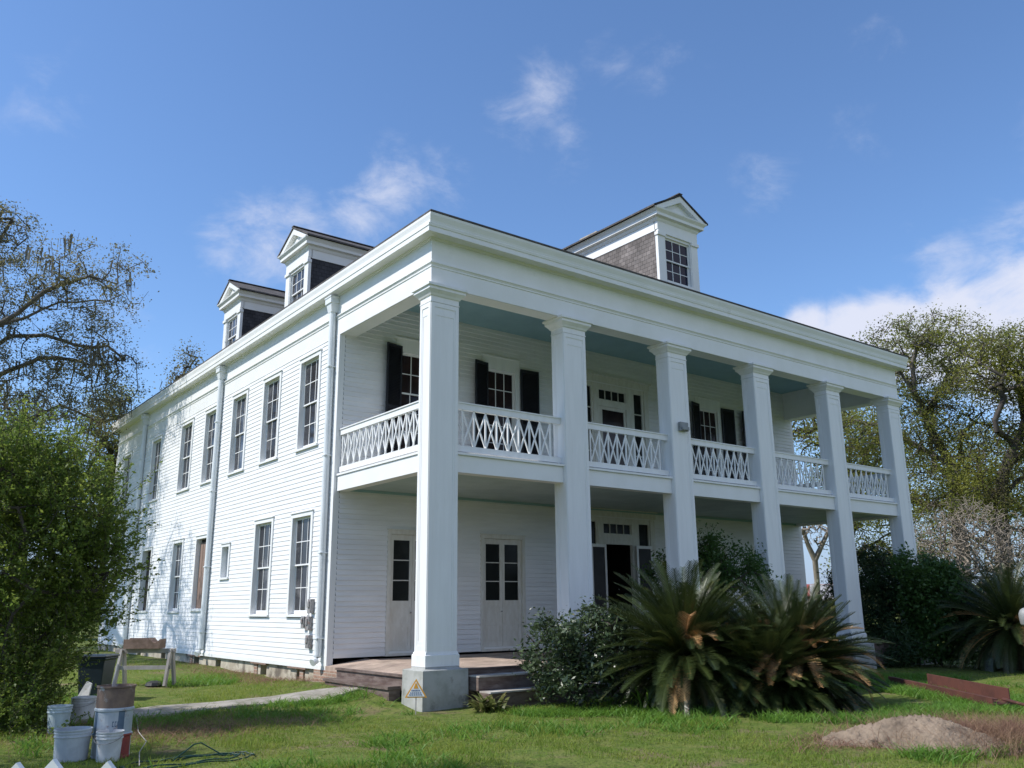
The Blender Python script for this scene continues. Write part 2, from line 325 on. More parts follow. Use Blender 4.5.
# ------------------------------------------------------------------ ground
def gz(x, y):
    x = np.asarray(x, float); y = np.asarray(y, float)
    z = .26*np.clip(y/13, 0, 1)
    n = .025*np.sin(x*1.3+.5*y)*np.cos(y*1.1-.3*x)+.015*np.sin(2.7*x+1.1)*np.sin(2.3*y)
    z = z+.25*np.exp(-((x+.30)/.60)**2)*np.clip((y-.25)/1.0, 0, 1)*np.clip((7-y)/3, 0, 1)
    near = np.clip((22-np.hypot(x, y+2))/8, 0, 1)
    return z+n*near-.02
def build_ground():
    xs = np.unique(np.concatenate([np.arange(-14, 26, .5), np.array([-900, -500, -250, -120, -70, -45, -30, -22, -18, 30, 36, 45, 60, 90, 150, 300, 600, 1200])]))
    ys = np.unique(np.concatenate([np.arange(-18, 30, .5), np.array([-600, -300, -120, -60, -35, -25, 34, 40, 50, 70, 100, 160, 300, 600, 1200])]))
    X, Y = np.meshgrid(xs, ys, indexing='ij'); Zz = gz(X, Y)
    V = np.stack([X, Y, Zz], -1).reshape(-1, 3); ny = len(ys); nx = len(xs)
    i, j = np.meshgrid(np.arange(nx-1), np.arange(ny-1), indexing='ij'); a = (i*ny+j).ravel()
    npobj('ground', V, np.stack([a, a+ny, a+ny+1, a+1], 1), ground_mat(), smooth=True, kind='structure')
build_ground()

def strip_on_ground(name, upper, lower, mt, lift, thick=.05, **kw):
    mb = MB(); n = len(upper)
    def top(p): return (p[0], p[1], float(gz(p[0], p[1]))+lift)
    def low(p): return (p[0], p[1], float(gz(p[0], p[1]))+lift-thick)
    for i in range(n-1):
        mb.quad(top(lower[i]), top(lower[i+1]), top(upper[i+1]), top(upper[i]))
        mb.quad(low(lower[i]), low(lower[i+1]), top(lower[i+1]), top(lower[i]))
        mb.quad(low(upper[i]), low(upper[i+1]), top(upper[i+1]), top(upper[i]))
    return obj(name, mb, mt, **kw)
pu = [(-12, 1.6), (-8, 2.5), (-5.2, 3.0), (-4.1, 3.3), (-3.0, 3.4), (-1.75, 3.45), (-.75, 3.2), (-.2, 2.5)]
pl = [(-12, .7), (-8, 1.6), (-5.1, 2.1), (-4.0, 2.3), (-3.0, 2.35), (-2.0, 2.3), (-1.15, 2.0), (-.5, 1.8)]
strip_on_ground('path', pu, pl, PATHM, .045, kind='structure')

# ------------------------------------------------------------------ the house
D = 4.379; XR = 19.2; YB = 26.9; COLW = .7143; COLD = .43
COLX = [0, 3.772, 7.478, 11.13, 14.83, 18.485]
house = thing('plantation_house', (9.6, 13.0, .1), 'large white two-storey clapboard house with six square columns and pedimented dormers', 'house')
H = house
side_tf = lambda u, v, n: (-n, u, v)
front_tf = lambda u, v, n: (u, D-n, v)

# openings: (u0, u1, v0, v1)
UPW = [(5.43, 6.78), (8.06, 9.42), (10.66, 12.03), (13.32, 14.69), (15.92, 17.36), (19.79, 21.15), (24.25, 25.48)]
LOW = [(5.47, 6.82, 1.70, 4.33), (8.03, 9.42, 1.70, 4.37), (15.95, 17.18, 1.79, 4.29)]
SMALLW = (11.32, 12.08, 2.78, 3.86); SDOOR = (13.20, 14.64, 1.84, 4.27); SOPEN = (19.75, 21.1, 1.80, 4.22)
CW = .11
def clap(mb, tf, u0, u1, v0, v1, holes, exp=.125, out=.017):
    n = int(round((v1-v0)/exp)); e = (v1-v0)/n
    for i in range(n):
        a, b = v0+i*e, v0+(i+1)*e; c = (a+b)/2
        cuts = sorted([(h[0], h[1]) for h in holes if h[2] < c < h[3]])
        segs = []; s = u0
        for h0, h1 in cuts:
            if h0 > s: segs.append((s, h0))
            s = max(s, h1)
        if s < u1: segs.append((s, u1))
        for p, q in segs:
            mb.quad(tf(p, a, out), tf(q, a, out), tf(q, b, .004), tf(p, b, .004))
            mb.quad(tf(p, a, .002), tf(q, a, .002), tf(q, a, out), tf(p, a, out))
def hole(u0, u1, v0, v1, cw=CW): return (u0+cw*.6, u1-cw*.6, v0+.04, v1-cw*.6)
sh = [hole(a, b, 6.0, 8.585) for a, b in UPW]+[hole(*w) for w in LOW]+[hole(*SMALLW, cw=.08), hole(*SDOOR), hole(*SOPEN)]
mb = MB(); clap(mb, side_tf, D+.12, YB, .56, 8.76, sh)
obj('side_wall', mb, BOARD, H)
UFW = [2.28, 5.12, 14.25, 17.08]            # long windows on the upper gallery (centres)
FD = [(1.52, 3.05), (4.40, 5.93), (13.27, 14.80), (16.15, 17.68)]   # french doors on the lower porch
fh = [hole(c-.72, c+.72, 5.25, 8.95, .14) for c in UFW]+[hole(a, b, .80, 3.82, .1) for a, b in FD]+[(8.0, 11.24, 5.2, 8.8), (8.1, 11.2, .7, 4.5)]
mb = MB(); clap(mb, front_tf, .14, XR-.1, .84, 4.78, [h for h in fh if h[3] < 5], out=.032); clap(mb, front_tf, .14, XR-.1, 5.14, 9.8, [h for h in fh if h[3] > 5], out=.032)
obj('porch_wall', mb, BOARD, H)
mb = MB(); clap(mb, lambda u, v, n: (XR+n, u, v), D, YB, .5, 8.76, [])
clap(mb, lambda u, v, n: (u, YB+n, v), 0, XR, .5, 8.76, [])
obj('rear_wall', mb, BOARD, H)
# wall core so that no light leaks in: simple slabs behind the boards
mb = MB()
mb.box(.5, .6, D+.5, YB-.3, .4, 9.7); mb.box(.55, 8.0, D+.45, D+.55, .4, 9.7); mb.box(11.3, XR-.3, D+.45, D+.55, .4, 9.7); mb.box(8.0, 11.3, D+.45, D+.55, 4.55, 9.7)
obj('inner_wall', mb, DARK, H)

mb = MB()
mb.box(-.022, .14, D-.008, D+.13, .50, 8.75)              # lit corner board
obj('corner_board', mb, TRIM, H)
mb = MB(); mb.box(XR-.14, XR+.035, D-.008, D+.12, .50, 8.75); obj('corner_board', mb, TRIM, H)
mb = MB(); mb.box(-.025, .1, YB-.1, YB+.03, .5, 8.75); obj('corner_board', mb, TRIM, H)
mb = MB(); mb.box(-.03, .02, D+.12, YB, .50, .60); mb.box(.14, XR-.1, D-.03, D+.02, .76, .86)
obj('water_table', mb, WHITE, H)

# entablature and cornice
mb = MB()
mb.rectloft(0, XR, 0, YB, [(.012, .012, 8.75), (.012, .012, 9.17), (.03, .03, 9.18), (.03, .03, 9.205), (.02, .02, 9.21), (.045, .045, 9.25), (.06, .06, 9.26), (.06, .06, 9.285), (.012, .012, 9.29), (.012, .012, 9.86)])
for a, b, z0 in ((0, .43, 8.75),):
    mb.box(.012, XR-.012, .012, .43, 8.752, 9.80); mb.box(.012, .43, .43, D, 8.752, 9.80); mb.box(XR-.43, XR-.012, .43, D, 8.752, 9.80)
obj('entablature', mb, WHITE, H)
mb = MB(); mb.box(-.02, .02, D+.13, YB, 8.735, 8.752)
obj('frieze_edge', mb, WHITE, H)
mb = MB()
mb.rectloft(0, XR, 0, YB, [(.0, .0, 9.80), (.055, .055, 9.81), (.075, .075, 9.846), (.285, .325, 9.85), (.285, .325, 9.965), (.30, .34, 9.97), (.30, .355, 10.03), (.27, .345, 10.04), (.275, .36, 10.10), (.30, .40, 10.20), (.30, .41, 10.255), (.22, .33, 10.256)])
obj('cornice', mb, WHITE, H)
mb = MB(); SL = .53
e0, e1, zt = .30, .42, 10.262
rz = 10.305
A = [(-e0, -e1), (XR+e0, -e1), (XR+e0, YB+e1), (-e0, YB+e1)]
ry0, ry1 = 9.9, YB-9.9; rh = rz+SL*9.9
P = [(x, y, zt) for x, y in A]+[(x, y, rz) for x, y in A]
for i in range(4): mb.quad(P[i], P[(i+1) % 4], P[4+(i+1) % 4], P[4+i])
R0, R1 = (9.6, ry0, rh), (9.6, ry1, rh)
mb.poly([P[4], P[5], R0]); mb.poly([P[6], P[7], R1]); mb.quad(P[5], P[6], R1, R0); mb.quad(P[7], P[4], R0, R1)
roof = obj('roof', mb, SHINGLE, H)
mb = MB(); mb.box(11.6, 12.5, 6.9, 7.7, 13.4, 15.50); mb.box(11.52, 12.58, 6.82, 7.78, 15.50, 15.62)
obj('chimney', mb, STUCCO, roof)
mb = MB(); mb.box(.4, XR-.4, .4, D, 9.79, 9.83)
obj('gallery_ceiling', mb, TEAL, H)

# gallery floor
mb = MB()
mb.box(.10, XR-.10, .10, .38, 4.70, 5.075); mb.box(.06, .34, .38, D-.036, 4.70, 5.075); mb.box(XR-.34, XR-.06, .38, D-.036, 4.70, 5.075)
obj('gallery_beam', mb, WHITE, H)
mb = MB(); mb.box(.03, XR-.03, .05, D-.037, 5.077, 5.125)
obj('gallery_floor', mb, WHITE, H)
mb = MB(); mb.box(.34, XR-.34, .38, D, 4.785, 4.83)
gcl = obj('porch_ceiling', mb, PALET, H)
mb = MB(); mb.box(.34, XR-.34, D-.055, D-.02, 4.72, 4.784)
obj('ceiling_moulding', mb, TEAL, gcl)

# columns
def column(x, k):
    mb = MB(); x1 = x+COLW
    mb.rectloft(x, x1, 0, COLD, [(.0, .0, 1.0), (0, 0, 8.365), (.018, .018, 8.37), (.018, .018, 8.395), (.006, .006, 8.40), (.006, .006, 8.50), (.03, .03, 8.515), (.055, .055, 8.56), (.115, .115, 8.625), (.12, .12, 8.63), (.12, .12, 8.685), (.158, .158, 8.70), (.158, .158, 8.755)], cap=True)
    # raised border strips leave a sunk panel on the faces
    for tf, w in ((lambda u, v, n: (x+u, -n, v), COLW), (lambda u, v, n: (x-n, u, v), COLD), (lambda u, v, n: (x1+n, u, v), COLD)):
        for ins, t in ((.0, .013), (.085, .007)):
            wd = .085 if ins == 0 else .04
            a = ins+.003; b = w-ins-.003; z0 = 1.05+ins; z1 = 8.36-ins*2.2
            mb.tbox(tf, a, a+wd, z0, z1, -.002, t); mb.tbox(tf, b-wd, b, z0, z1, -.002, t)
            mb.tbox(tf, a+wd, b-wd, z1-.10, z1, -.002, t*.98); mb.tbox(tf, a+wd, b-wd, z0, z0+.12, -.002, t*.98)
    c = obj('column', mb, TRIM, H)
    mb = MB(); mb.rectloft(x, x1, 0, COLD, [(.045, .045, .775), (.045, .045, .99), (.03, .03, 1.005), (.018, .018, 1.05)], cap=True)
    obj('plinth', mb, TRIM, c)
    mb = MB(); mb.rectloft(x, x1, 0, COLD, [(.18, .18, -.25), (.178, .178, .1), (.172, .172, .708), (.166, .166, .718), (.05, .05, .738), (.04, .04, .772)], cap=True)
    obj('pedestal', mb, CONC, c)
    if k == 2:
        mb = MB(); mb.box(x+.24, x+.55, -.10, -.018, 6.36, 6.60); mb.box(x+.27, x+.52, -.16, -.10, 6.38, 6.47)
        fl = obj('floodlight', mb, LAMPG, c, bevel=.01)
    return c
for k, x in enumerate(COLX): column(x, k)

# lattice railings
def railing(p0, p1, l0, l1, ncell):         # p: ends of the rails; l: ends of the lattice
    p0, p1, l0, l1 = [np.array(q, float) for q in (p0, p1, l0, l1)]
    d = (p1-p0)/np.linalg.norm(p1-p0)
    Z = lambda q, z: (q[0], q[1], z)
    mb = MB()
    mb.beam(Z(p0, 6.17), Z(p1, 6.17), .085, .14); mb.beam(Z(p0, 6.25), Z(p1, 6.25), .13, .028)
    r = obj('railing', mb, TRIM, H)
    mb = MB(); mb.beam(Z(p0, 5.235), Z(p1, 5.235), .085, .13)
    for q in (p0+d*.06, p1-d*.06): mb.beam(Z(q, 5.11), Z(q, 5.18), .06, .06, (1, 0, 0))
    obj('bottom_rail', mb, TRIM, r)
    mb = MB(); zt, zb = 6.10, 5.30
    nrm = np.array([d[1], -d[0], 0])
    for i in range(ncell+1):
        q = l0+(l1-l0)*i/ncell; mb.beam(Z(q, zb), Z(q, zt), .032, .035, tuple(d))
        if i < ncell:
            q2 = l0+(l1-l0)*(i+1)/ncell
            for s, (a, b) in ((1, (q, q2)), (-1, (q2, q))):
                off = nrm*.014*s
                mb.beam(np.array(Z(a, zb))+off, np.array(Z(b, zt))+off, .032, .024, tuple(nrm))
    obj('lattice', mb, TRIM, r)
for k in range(5):
    a = COLX[k]+COLW; b = COLX[k+1]
    railing((a, .21, 0), (b, .21, 0), (a+.26, .21, 0), (b-.30, .21, 0), 8)
railing((.13, COLD, 0), (.13, D-.03, 0), (.13, COLD+.10, 0), (.13, D-.12, 0), 12)
railing((XR-.13, COLD, 0), (XR-.13, D-.03, 0), (XR-.13, COLD+.10, 0), (XR-.13, D-.12, 0), 12)

# windows
def sash_mesh(mb, tf, u0, u1, v0, v1, cols, rows_lo, rows_hi, mid, dn, st=.05, mt=.022, botrail=.085):
    for (a, b, rows, off, br, tr) in ((v0, mid+.02, rows_lo, -.035, botrail, .035), (mid-.02, v1, rows_hi, 0, .04, .055)):
        n1 = dn+off; n0 = n1-.035
        mb.tbox(tf, u0, u0+st, a, b, n0, n1); mb.tbox(tf, u1-st, u1, a, b, n0, n1)
        mb.tbox(tf, u0+st, u1-st, a, a+br, n0, n1-.001); mb.tbox(tf, u0+st, u1-st, b-tr, b, n0, n1-.001)
        for i in range(1, cols):
            c = u0+st+(u1-u0-2*st)*i/cols; mb.tbox(tf, c-mt/2, c+mt/2, a+br, b-tr, n0+.005, n1-.005)
        for i in range(1, rows):
            c = a+br+(b-tr-a-br)*i/rows; mb.tbox(tf, u0+st, u1-st, c-mt/2, c+mt/2, n0+.006, n1-.006)
def frame_mesh(mb, tf, u0, u1, v0, v1, cw, depth, proud=.04, cap=True, sill=True, hd=None):
    hd = hd or cw; sb = .055 if sill else 0
    mb.tbox(tf, u0, u0+cw, v0+sb, v1-hd, -.01, proud); mb.tbox(tf, u1-cw, u1, v0+sb, v1-hd, -.01, proud)
    mb.tbox(tf, u0, u1, v1-hd, v1, -.01, proud+.002)
    if cap: mb.tbox(tf, u0-.02, u1+.02, v1, v1+.025, -.01, proud+.03)
    # reveals
    t = .018; a, b = u0+cw-t+.004, u1-cw+t-.004
    mb.tbox(tf, a, a+t, v0+sb, v1-hd, -depth, -.01); mb.tbox(tf, b-t, b, v0+sb, v1-hd, -depth, -.01)
    mb.tbox(tf, a+t, b-t, v1-hd-.001, v1-hd+t, -depth, -.01)
    return a+t, b-t
def window(tf, u0, u1, v0, v1, cols=3, lo=2, hi=2, cw=CW, depth=.15, glass=GLASS, mid=None, hd=None, name='window', dn=-.07, sillz=True):
    mb = MB(); a, b = frame_mesh(mb, tf, u0, u1, v0, v1, cw, depth, hd=hd)
    w = obj(name, mb, TRIM, H)
    s0 = v0+.055; hd = hd or cw
    mb = MB()
    mb.hexa([tf(u0-.03, v0, -depth), tf(u1+.03, v0, -depth), tf(u1+.03, v0, .075), tf(u0-.03, v0, .075), tf(u0-.03, v0+.075, -depth), tf(u1+.03, v0+.075, -depth), tf(u1+.03, v0+.05, .075), tf(u0-.03, v0+.05, .075)])
    obj('sill', mb, TRIM, w)
    m = mid if mid else (v0+.08+v1-hd)/2
    mb = MB(); sash_mesh(mb, tf, a, b, v0+.076, v1-hd-.001, cols, lo, hi, m, dn)
    obj('sash', mb, TRIM, w)
    mb = MB(); mb.quad(tf(a, v0+.07, dn-.02), tf(b, v0+.07, dn-.02), tf(b, v1-hd, dn-.02), tf(a, v1-hd, dn-.02))
    mb.quad(tf(a, v0+.07, dn-.055), tf(b, v0+.07, dn-.055), tf(b, m, dn-.055), tf(a, m, dn-.055))
    # keep the upper pane above the meeting rail only
    mb.v[0] = tf(a, m, dn-.02); mb.v[1] = tf(b, m, dn-.02)
    obj('pane', mb, glass, w)
    return w
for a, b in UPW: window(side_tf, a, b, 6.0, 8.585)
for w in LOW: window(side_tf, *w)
w = None
mb = MB(); a, b = frame_mesh(mb, side_tf, *SMALLW, .09, .15)
mb.tbox(side_tf, SMALLW[0]-.02, SMALLW[1]+.02, SMALLW[2], SMALLW[2]+.06, -.15, .07)
w = obj('small_window', mb, TRIM, H, label='narrow blank small window')
mb = MB(); mb.tbox(side_tf, a, b, SMALLW[2]+.05, SMALLW[3]-.08, -.16, -.13); obj('pane', mb, mat('painted_pane', (.42, .46, .49), .4, (.36, .40, .43), 3), w)
mb = MB(); a, b = frame_mesh(mb, side_tf, *SDOOR, .10, .15); mb.tbox(side_tf, SDOOR[0]-.02, SDOOR[1]+.02, SDOOR[2], SDOOR[2]+.07, -.3, .07)
w = obj('side_door', mb, TRIM, H, label='side doorway closed with bare brown boards')
mb = MB()
for i in range(4):
    p = a+(b-a)*i/4; mb.tbox(side_tf, p+.004, p+(b-a)/4-.004, SDOOR[2]+.07, SDOOR[3]-.22, -.16, -.11+.006*(i % 2))
obj('door_board', mb, PLY, w)
mb = MB(); mb.tbox(side_tf, a, b, SDOOR[3]-.215, SDOOR[3]-.09, -.17, -.15); obj('lintel_shade', mb, DARK, w)  # solid dark strip in place of the shade above the boards
mb = MB(); a, b = frame_mesh(mb, side_tf, *SOPEN, .10, .16); mb.tbox(side_tf, SOPEN[0]-.02, SOPEN[1]+.02, SOPEN[2], SOPEN[2]+.07, -.3, .07)
w = obj('side_opening', mb, TRIM, H, label='unglazed dark window opening in the side wall')
mb = MB(); mb.tbox(side_tf, a, b, SOPEN[2]+.06, SOPEN[3]-.08, -.20, -.16); obj('room_shade', mb, DARK, w)  # thin dark slab standing in for the unlit room behind
mb = MB(); mb.tbox(side_tf, a+.05, a+.5, SOPEN[2]+.07, SOPEN[3]-.75, -.15, -.13); obj('white_panel', mb, PAILB, w)

# gallery windows with louvred shutters
def shutter(c, hinge_x, sgn, ang, parent, w=.66):
    ca, sa = math.cos(ang), math.sin(ang)
    def tf(u, v, n):
        return (hinge_x+sgn*(u*ca-n*sa), D-.055-(u*sa+n*ca), v)
    mb = MB(); z0, z1 = 5.30, 8.72
    mb.tbox(tf, 0, .055, z0, z1, 0, .04); mb.tbox(tf, w-.055, w, z0, z1, 0, .04)
    for a, b in ((z0, z0+.12), (6.95, 7.05), (z1-.08, z1)): mb.tbox(tf, .055, w-.055, a, b, .002, .038)
    z = z0+.14
    while z < z1-.10:
        if not (6.91 < z < 7.06):
            mb.hexa([tf(.055, z, .004), tf(w-.055, z, .004), tf(w-.055, z+.008, .004), tf(.055, z+.008, .004), tf(.055, z-.03, .034), tf(w-.055, z-.03, .034), tf(w-.055, z-.022, .034), tf(.055, z-.022, .034)])
        z += .042
    mb.tbox(tf, .05, w-.05, z0+.05, z1-.04, .002, .0035)
    obj('shutter', mb, SHUT, parent)
for c in UFW:
    w = window(front_tf, c-.66, c+.68, 5.25, 8.95, 3, 4, 2, cw=.16, glass=GLASSF, mid=7.46, hd=.38, name='gallery_window', depth=.16, dn=-.03)
    shutter(c, c-.50, -1, math.radians(13), w, .53 if c < 16 else .66); (c < 16) and shutter(c, c+(.70 if c > 3 else .62), 1, math.radians(3), w, .66 if c > 3 else .48)

# french doors of the lower porch
def french(u0, u1):
    v0, v1 = .80, 3.82; mb = MB(); a, b = frame_mesh(mb, front_tf, u0, u1, v0, v1, .10, .10, sill=False)
    mb.tbox(front_tf, u0, u1, v0-.05, v0+.01, -.1, .06, 0)
    d = obj('french_door', mb, CREAM, H)
    m = (a+b)/2
    for s, (p, q) in enumerate(((a+.003, m-.004), (m+.004, b-.003))):
        mb = MB(); n0, n1 = -.07, -.03; z0, z1 = v0+.012, v1-.104
        g0, g1 = p+.10, q-.08
        if s: g0, g1 = p+.08, q-.10
        mb.tbox(front_tf, p, g0, z0, z1, n0, n1); mb.tbox(front_tf, g1, q, z0, z1, n0, n1)
        mb.tbox(front_tf, g0, g1, z1-.14, z1, n0, n1-.001); mb.tbox(front_tf, g0, g1, 1.90, 2.07, n0, n1-.001); mb.tbox(front_tf, g0, g1, z0, z0+.17, n0, n1-.001)
        mb.tbox(front_tf, g0, g1, z0+.17, 1.90, n0, n1-.014)
        mb.tbox(front_tf, g0, g1, 1.42, 1.52, n0, n1-.001); mb.tbox(front_tf, g0+.05, g1-.05, z0+.22, 1.37, n0, n1-.006)
        for r in (1, 2):
            z = 2.07+(z1-.14-2.07)*r/3; mb.tbox(front_tf, g0, g1, z-.012, z+.012, n0+.004, n1-.004)
        leaf = obj('door_leaf', mb, CREAM, d)
        mb = MB(); mb.quad(front_tf(g0, 2.07, -.052), front_tf(g1, 2.07, -.052), front_tf(g1, z1-.14, -.052), front_tf(g0, z1-.14, -.052)); obj('pane', mb, GLASSD, leaf)
        if s == 0:
            mb = MB(); c = front_tf(q-.03, 1.78, 0); mb.lathe((c[0], c[1]+.0, c[2]), [(.0, -.02), (.02, -.012), (.024, 0), (.02, .012), (.0, .02)], 10); obj('knob', mb, METER, leaf, smooth=True)
for a, b in FD: french(a, b)

# entrances: lower (open, with screen doors folded back) and upper
def entrance(z0, ztr0, ztr1, dtop, upper):
    mb = MB(); d = -.10
    X0, X1 = (8.05, 11.25); top = ztr1+.42
    # wall piece with pilasters, transom bar, head
    for a, b, n1 in ((X0, X0+.20, .03), (X1-.20, X1, .03), (8.78, 9.02, .012), (10.23, 10.52, .012)):
        mb.tbox(front_tf, a, b, z0, top-.20, d, n1)
    mb.tbox(front_tf, X0-.05, X1+.05, top-.20, top, d, .05); mb.tbox(front_tf, X0-.10, X1+.10, top, top+.05, d, .10)
    mb.tbox(front_tf, 9.02, 10.23, dtop, ztr0-.03, d, .01)
    mb.tbox(front_tf, 9.02, 10.23, ztr1+.03, top-.201, d, .01)
    for p, q in ((X0+.20, 8.78), (10.52, X1-.20)):
        mb.tbox(front_tf, p, q, ztr1+.06, top-.201, d, .0)
        mb.tbox(front_tf, p, q, z0, z0+.75, d, .0)
    e = obj('entrance', mb, CREAM, H, label=('upper gallery entrance with dark glazed door and sidelights' if upper else 'open lower entrance with dark hall and folded screen doors'))
    mb = MB()
    mb.tbox(front_tf, 9.02, 10.23, ztr0-.03, ztr0, d+.02, -.01); mb.tbox(front_tf, 9.02, 10.23, ztr1, ztr1+.03, d+.02, -.01)
    for i in range(5):
        c = 9.035+i*(10.215-9.035)/4; mb.tbox(front_tf, c-.010, c+.010, ztr0, ztr1, d+.02, -.03)
    tr = obj('transom', mb, CREAM, e)
    mb = MB(); mb.quad(front_tf(9.02, ztr0, -.06), front_tf(10.23, ztr0, -.06), front_tf(10.23, ztr1, -.06), front_tf(9.02, ztr1, -.06)); obj('pane', mb, GLASSD, tr)
    for p, q in ((X0+.20, 8.78), (10.52, X1-.20)):
        mb = MB(); n = 4
        wd = .08 if upper else .05
        mb.tbox(front_tf, p, p+wd, z0+.75, ztr1+.06, d+.02, -.012); mb.tbox(front_tf, q-wd, q, z0+.75, ztr1+.06, d+.02, -.012)
        for i in range(n+1):
            zz = z0+.75+(ztr1+.06-z0-.75)*i/n; mb.tbox(front_tf, p+wd, q-wd, zz-.016, zz+.016, d+.022, -.014)
        sd = obj('sidelight', mb, CREAM, e)
        mb = MB(); mb.quad(front_tf(p, z0+.75, -.06), front_tf(q, z0+.75, -.06), front_tf(q, ztr1+.06, -.06), front_tf(p, ztr1+.06, -.06)); obj('pane', mb, GLASSD, sd)
    if upper:
        mb = MB(); a, b = 9.03, 10.22
        mb.tbox(front_tf, a, a+.15, z0, dtop, -.08, -.03); mb.tbox(front_tf, b-.08, b, z0, dtop, -.08, -.03); mb.tbox(front_tf, a+.15, b-.08, dtop-.10, dtop, -.08, -.031); mb.tbox(front_tf, a+.15, b-.08, z0, z0+.9, -.08, -.031)
        dr = obj('door', mb, CREAM, e); mb = MB(); mb.quad(front_tf(a+.15, z0+.9, -.06), front_tf(b-.08, z0+.9, -.06), front_tf(b-.08, dtop-.1, -.06), front_tf(a+.15, dtop-.1, -.06)); obj('pane', mb, GLASSF, dr)
    else:
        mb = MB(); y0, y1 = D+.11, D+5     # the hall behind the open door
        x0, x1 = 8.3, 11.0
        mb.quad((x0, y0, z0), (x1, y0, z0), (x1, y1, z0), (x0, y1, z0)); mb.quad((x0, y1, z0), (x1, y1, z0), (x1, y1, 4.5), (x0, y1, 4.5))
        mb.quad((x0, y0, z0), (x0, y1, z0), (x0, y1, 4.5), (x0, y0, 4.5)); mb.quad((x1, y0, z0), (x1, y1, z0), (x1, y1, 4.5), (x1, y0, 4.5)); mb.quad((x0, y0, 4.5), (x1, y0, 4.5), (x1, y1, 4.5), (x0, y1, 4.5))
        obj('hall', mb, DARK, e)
        for hx, sg in ((9.0, -1), (10.30, 1)):        # screen doors folded back on the sidelights
            tf = lambda u, v, n: (hx+sg*u, D-.10-n-.06*u, v)
            mb = MB(); w = .66; t = 3.70
            mb.tbox(tf, 0, .07, z0, t, 0, .03); mb.tbox(tf, w-.07, w, z0, t, 0, .03)
            for a, b in ((z0, z0+.2), (1.42, 1.50), (1.66, 1.74), (t-.09, t)): mb.tbox(tf, .07, w-.07, a, b, .001, .029)
            for i in range(7):
                c = .10+i*(w-.20)/6; mb.tbox(tf, c-.014, c+.014, 1.50, 1.66, .006, .024)
            mb.beam(tf(.07, z0+.2, .015), tf(w-.07, 1.42, .015), .03, .02, (0, 1, 0)); mb.beam(tf(w-.07, z0+.2, .018), tf(.07, 1.42, .018), .03, .02, (0, 1, 0))
            sc = obj('screen_door', mb, TRIM, e)
            mb = MB(); mb.quad(tf(.07, z0+.2, .012), tf(w-.07, z0+.2, .012), tf(w-.07, t-.09, .012), tf(.07, t-.09, .012)); obj('mesh', mb, SCREEN, sc)
entrance(.76, 4.05, 4.34, 3.72, False)
entrance(5.13, 8.29, 8.60, 8.06, True)

# porch floor, steps, foundation
mb = MB()
mb.hexa([(-.04, -.04, .30), (1.0, -.04, .30), (1.0, D, .30), (-.04, D, .30), (-.04, -.04, .595), (1.0, -.04, .70), (1.0, D, .72), (-.04, D, .595)])
mb.box(1.0, XR, -.04, D, .30, .70)
pf = obj('porch_floor', mb, BRICKF, H)
def step(pts, z0, z1, inner, nos):
    pass
mb = MB()
mb.box(-.10, -.042, .62, 3.66, .30, .555); mb.box(-.14, -.041, .62, 3.66, .555, .600)
mb.box(COLW+.2, 18.3, -.09, -.042, .1, .690); mb.box(COLW+.2, 18.3, -.13, -.041, .690, .712)
obj('porch_edge', mb, BROWNW, pf)
mb = MB()
mb.box(-.36, -.101, .80, 3.70, .0, .325); mb.box(-.40, -.1005, .78, 3.74, .325, .385)
obj('porch_step', mb, BROWNW, H)
mb = MB(); mb.box(COLW+.22, 9.4, -.46, -.091, .30, .555); b0 = obj('porch_step', mb, BROWNW, H)
mb = MB(); mb.box(COLW+.22, 9.4, -.49, -.0915, .556, .585); obj('tread', mb, TREADW, b0)
mb = MB(); mb.box(COLW+.24, 9.45, -.80, -.461, -.1, .275); b0 = obj('porch_step', mb, BROWNW, H)
mb = MB(); mb.box(COLW+.24, 9.45, -.84, -.4615, .276, .305); obj('tread', mb, TREADW, b0)
rnd = random.Random(4)
# foundation with piers and vents
VENTS = [(5.95, .5), (8.35, .42), (11.9, .45), (13.9, .5), (17.5, .5), (20.6, .5), (23.3, .5)]
mb = MB(); s = D+.62
for y, w in VENTS:
    mb.box(.06, .4, s, y-w/2, -.2, .50); s = y+w/2
    mb.box(.08, .4, y-w/2, y+w/2, .43, .5); mb.box(.08, .4, y-w/2, y+w/2, -.2, .17)
mb.box(.06, .4, s, YB, -.2, .50); mb.box(XR-.4, XR, D, YB, -.2, .5); mb.box(0, XR, YB-.3, YB, -.2, .5)
fo = obj('foundation', mb, STUCCO, H)
for y, w in VENTS:
    mb = MB(); mb.box(.30, .34, y-w/2-.01, y+w/2+.01, .15, .45); obj('vent', mb, DARK, fo)  # dark sheet at the back stands in for shade inside the opening
mb = MB()
mb.box(-.05, .5, 3.69, D+.6, -.2, .5); obj('brick_pier', mb, BRICKW, fo)
for y in (5.75, 8.75, 14.3):
    mb = MB(); mb.box(.035, .3, y, y+.22, -.2, .47); obj('brick_pier', mb, BRICKW, fo)
mb = MB()
for i in range(26):
    z = -.05+.075*(i//5)+.02; y = D-.07+.13*(i % 5)+rnd.uniform(-.02, .02); z += .02
    mb.box(-.05+rnd.uniform(0, .025), .1, y, y+.11, z, z+.058)
obj('loose_brick', mb, mat('pale_brick', (.46, .38, .31), .9, (.34, .24, .18), 7, 6, .4, 20), fo)
for a, b in ((5.5, 6.6), (8.0, 9.1), (13.3, 14.6)):
    mb = MB(); mb.box(-.03, .01, a, b, .458, .499); obj('rotten_sill', mb, BOXW, fo)

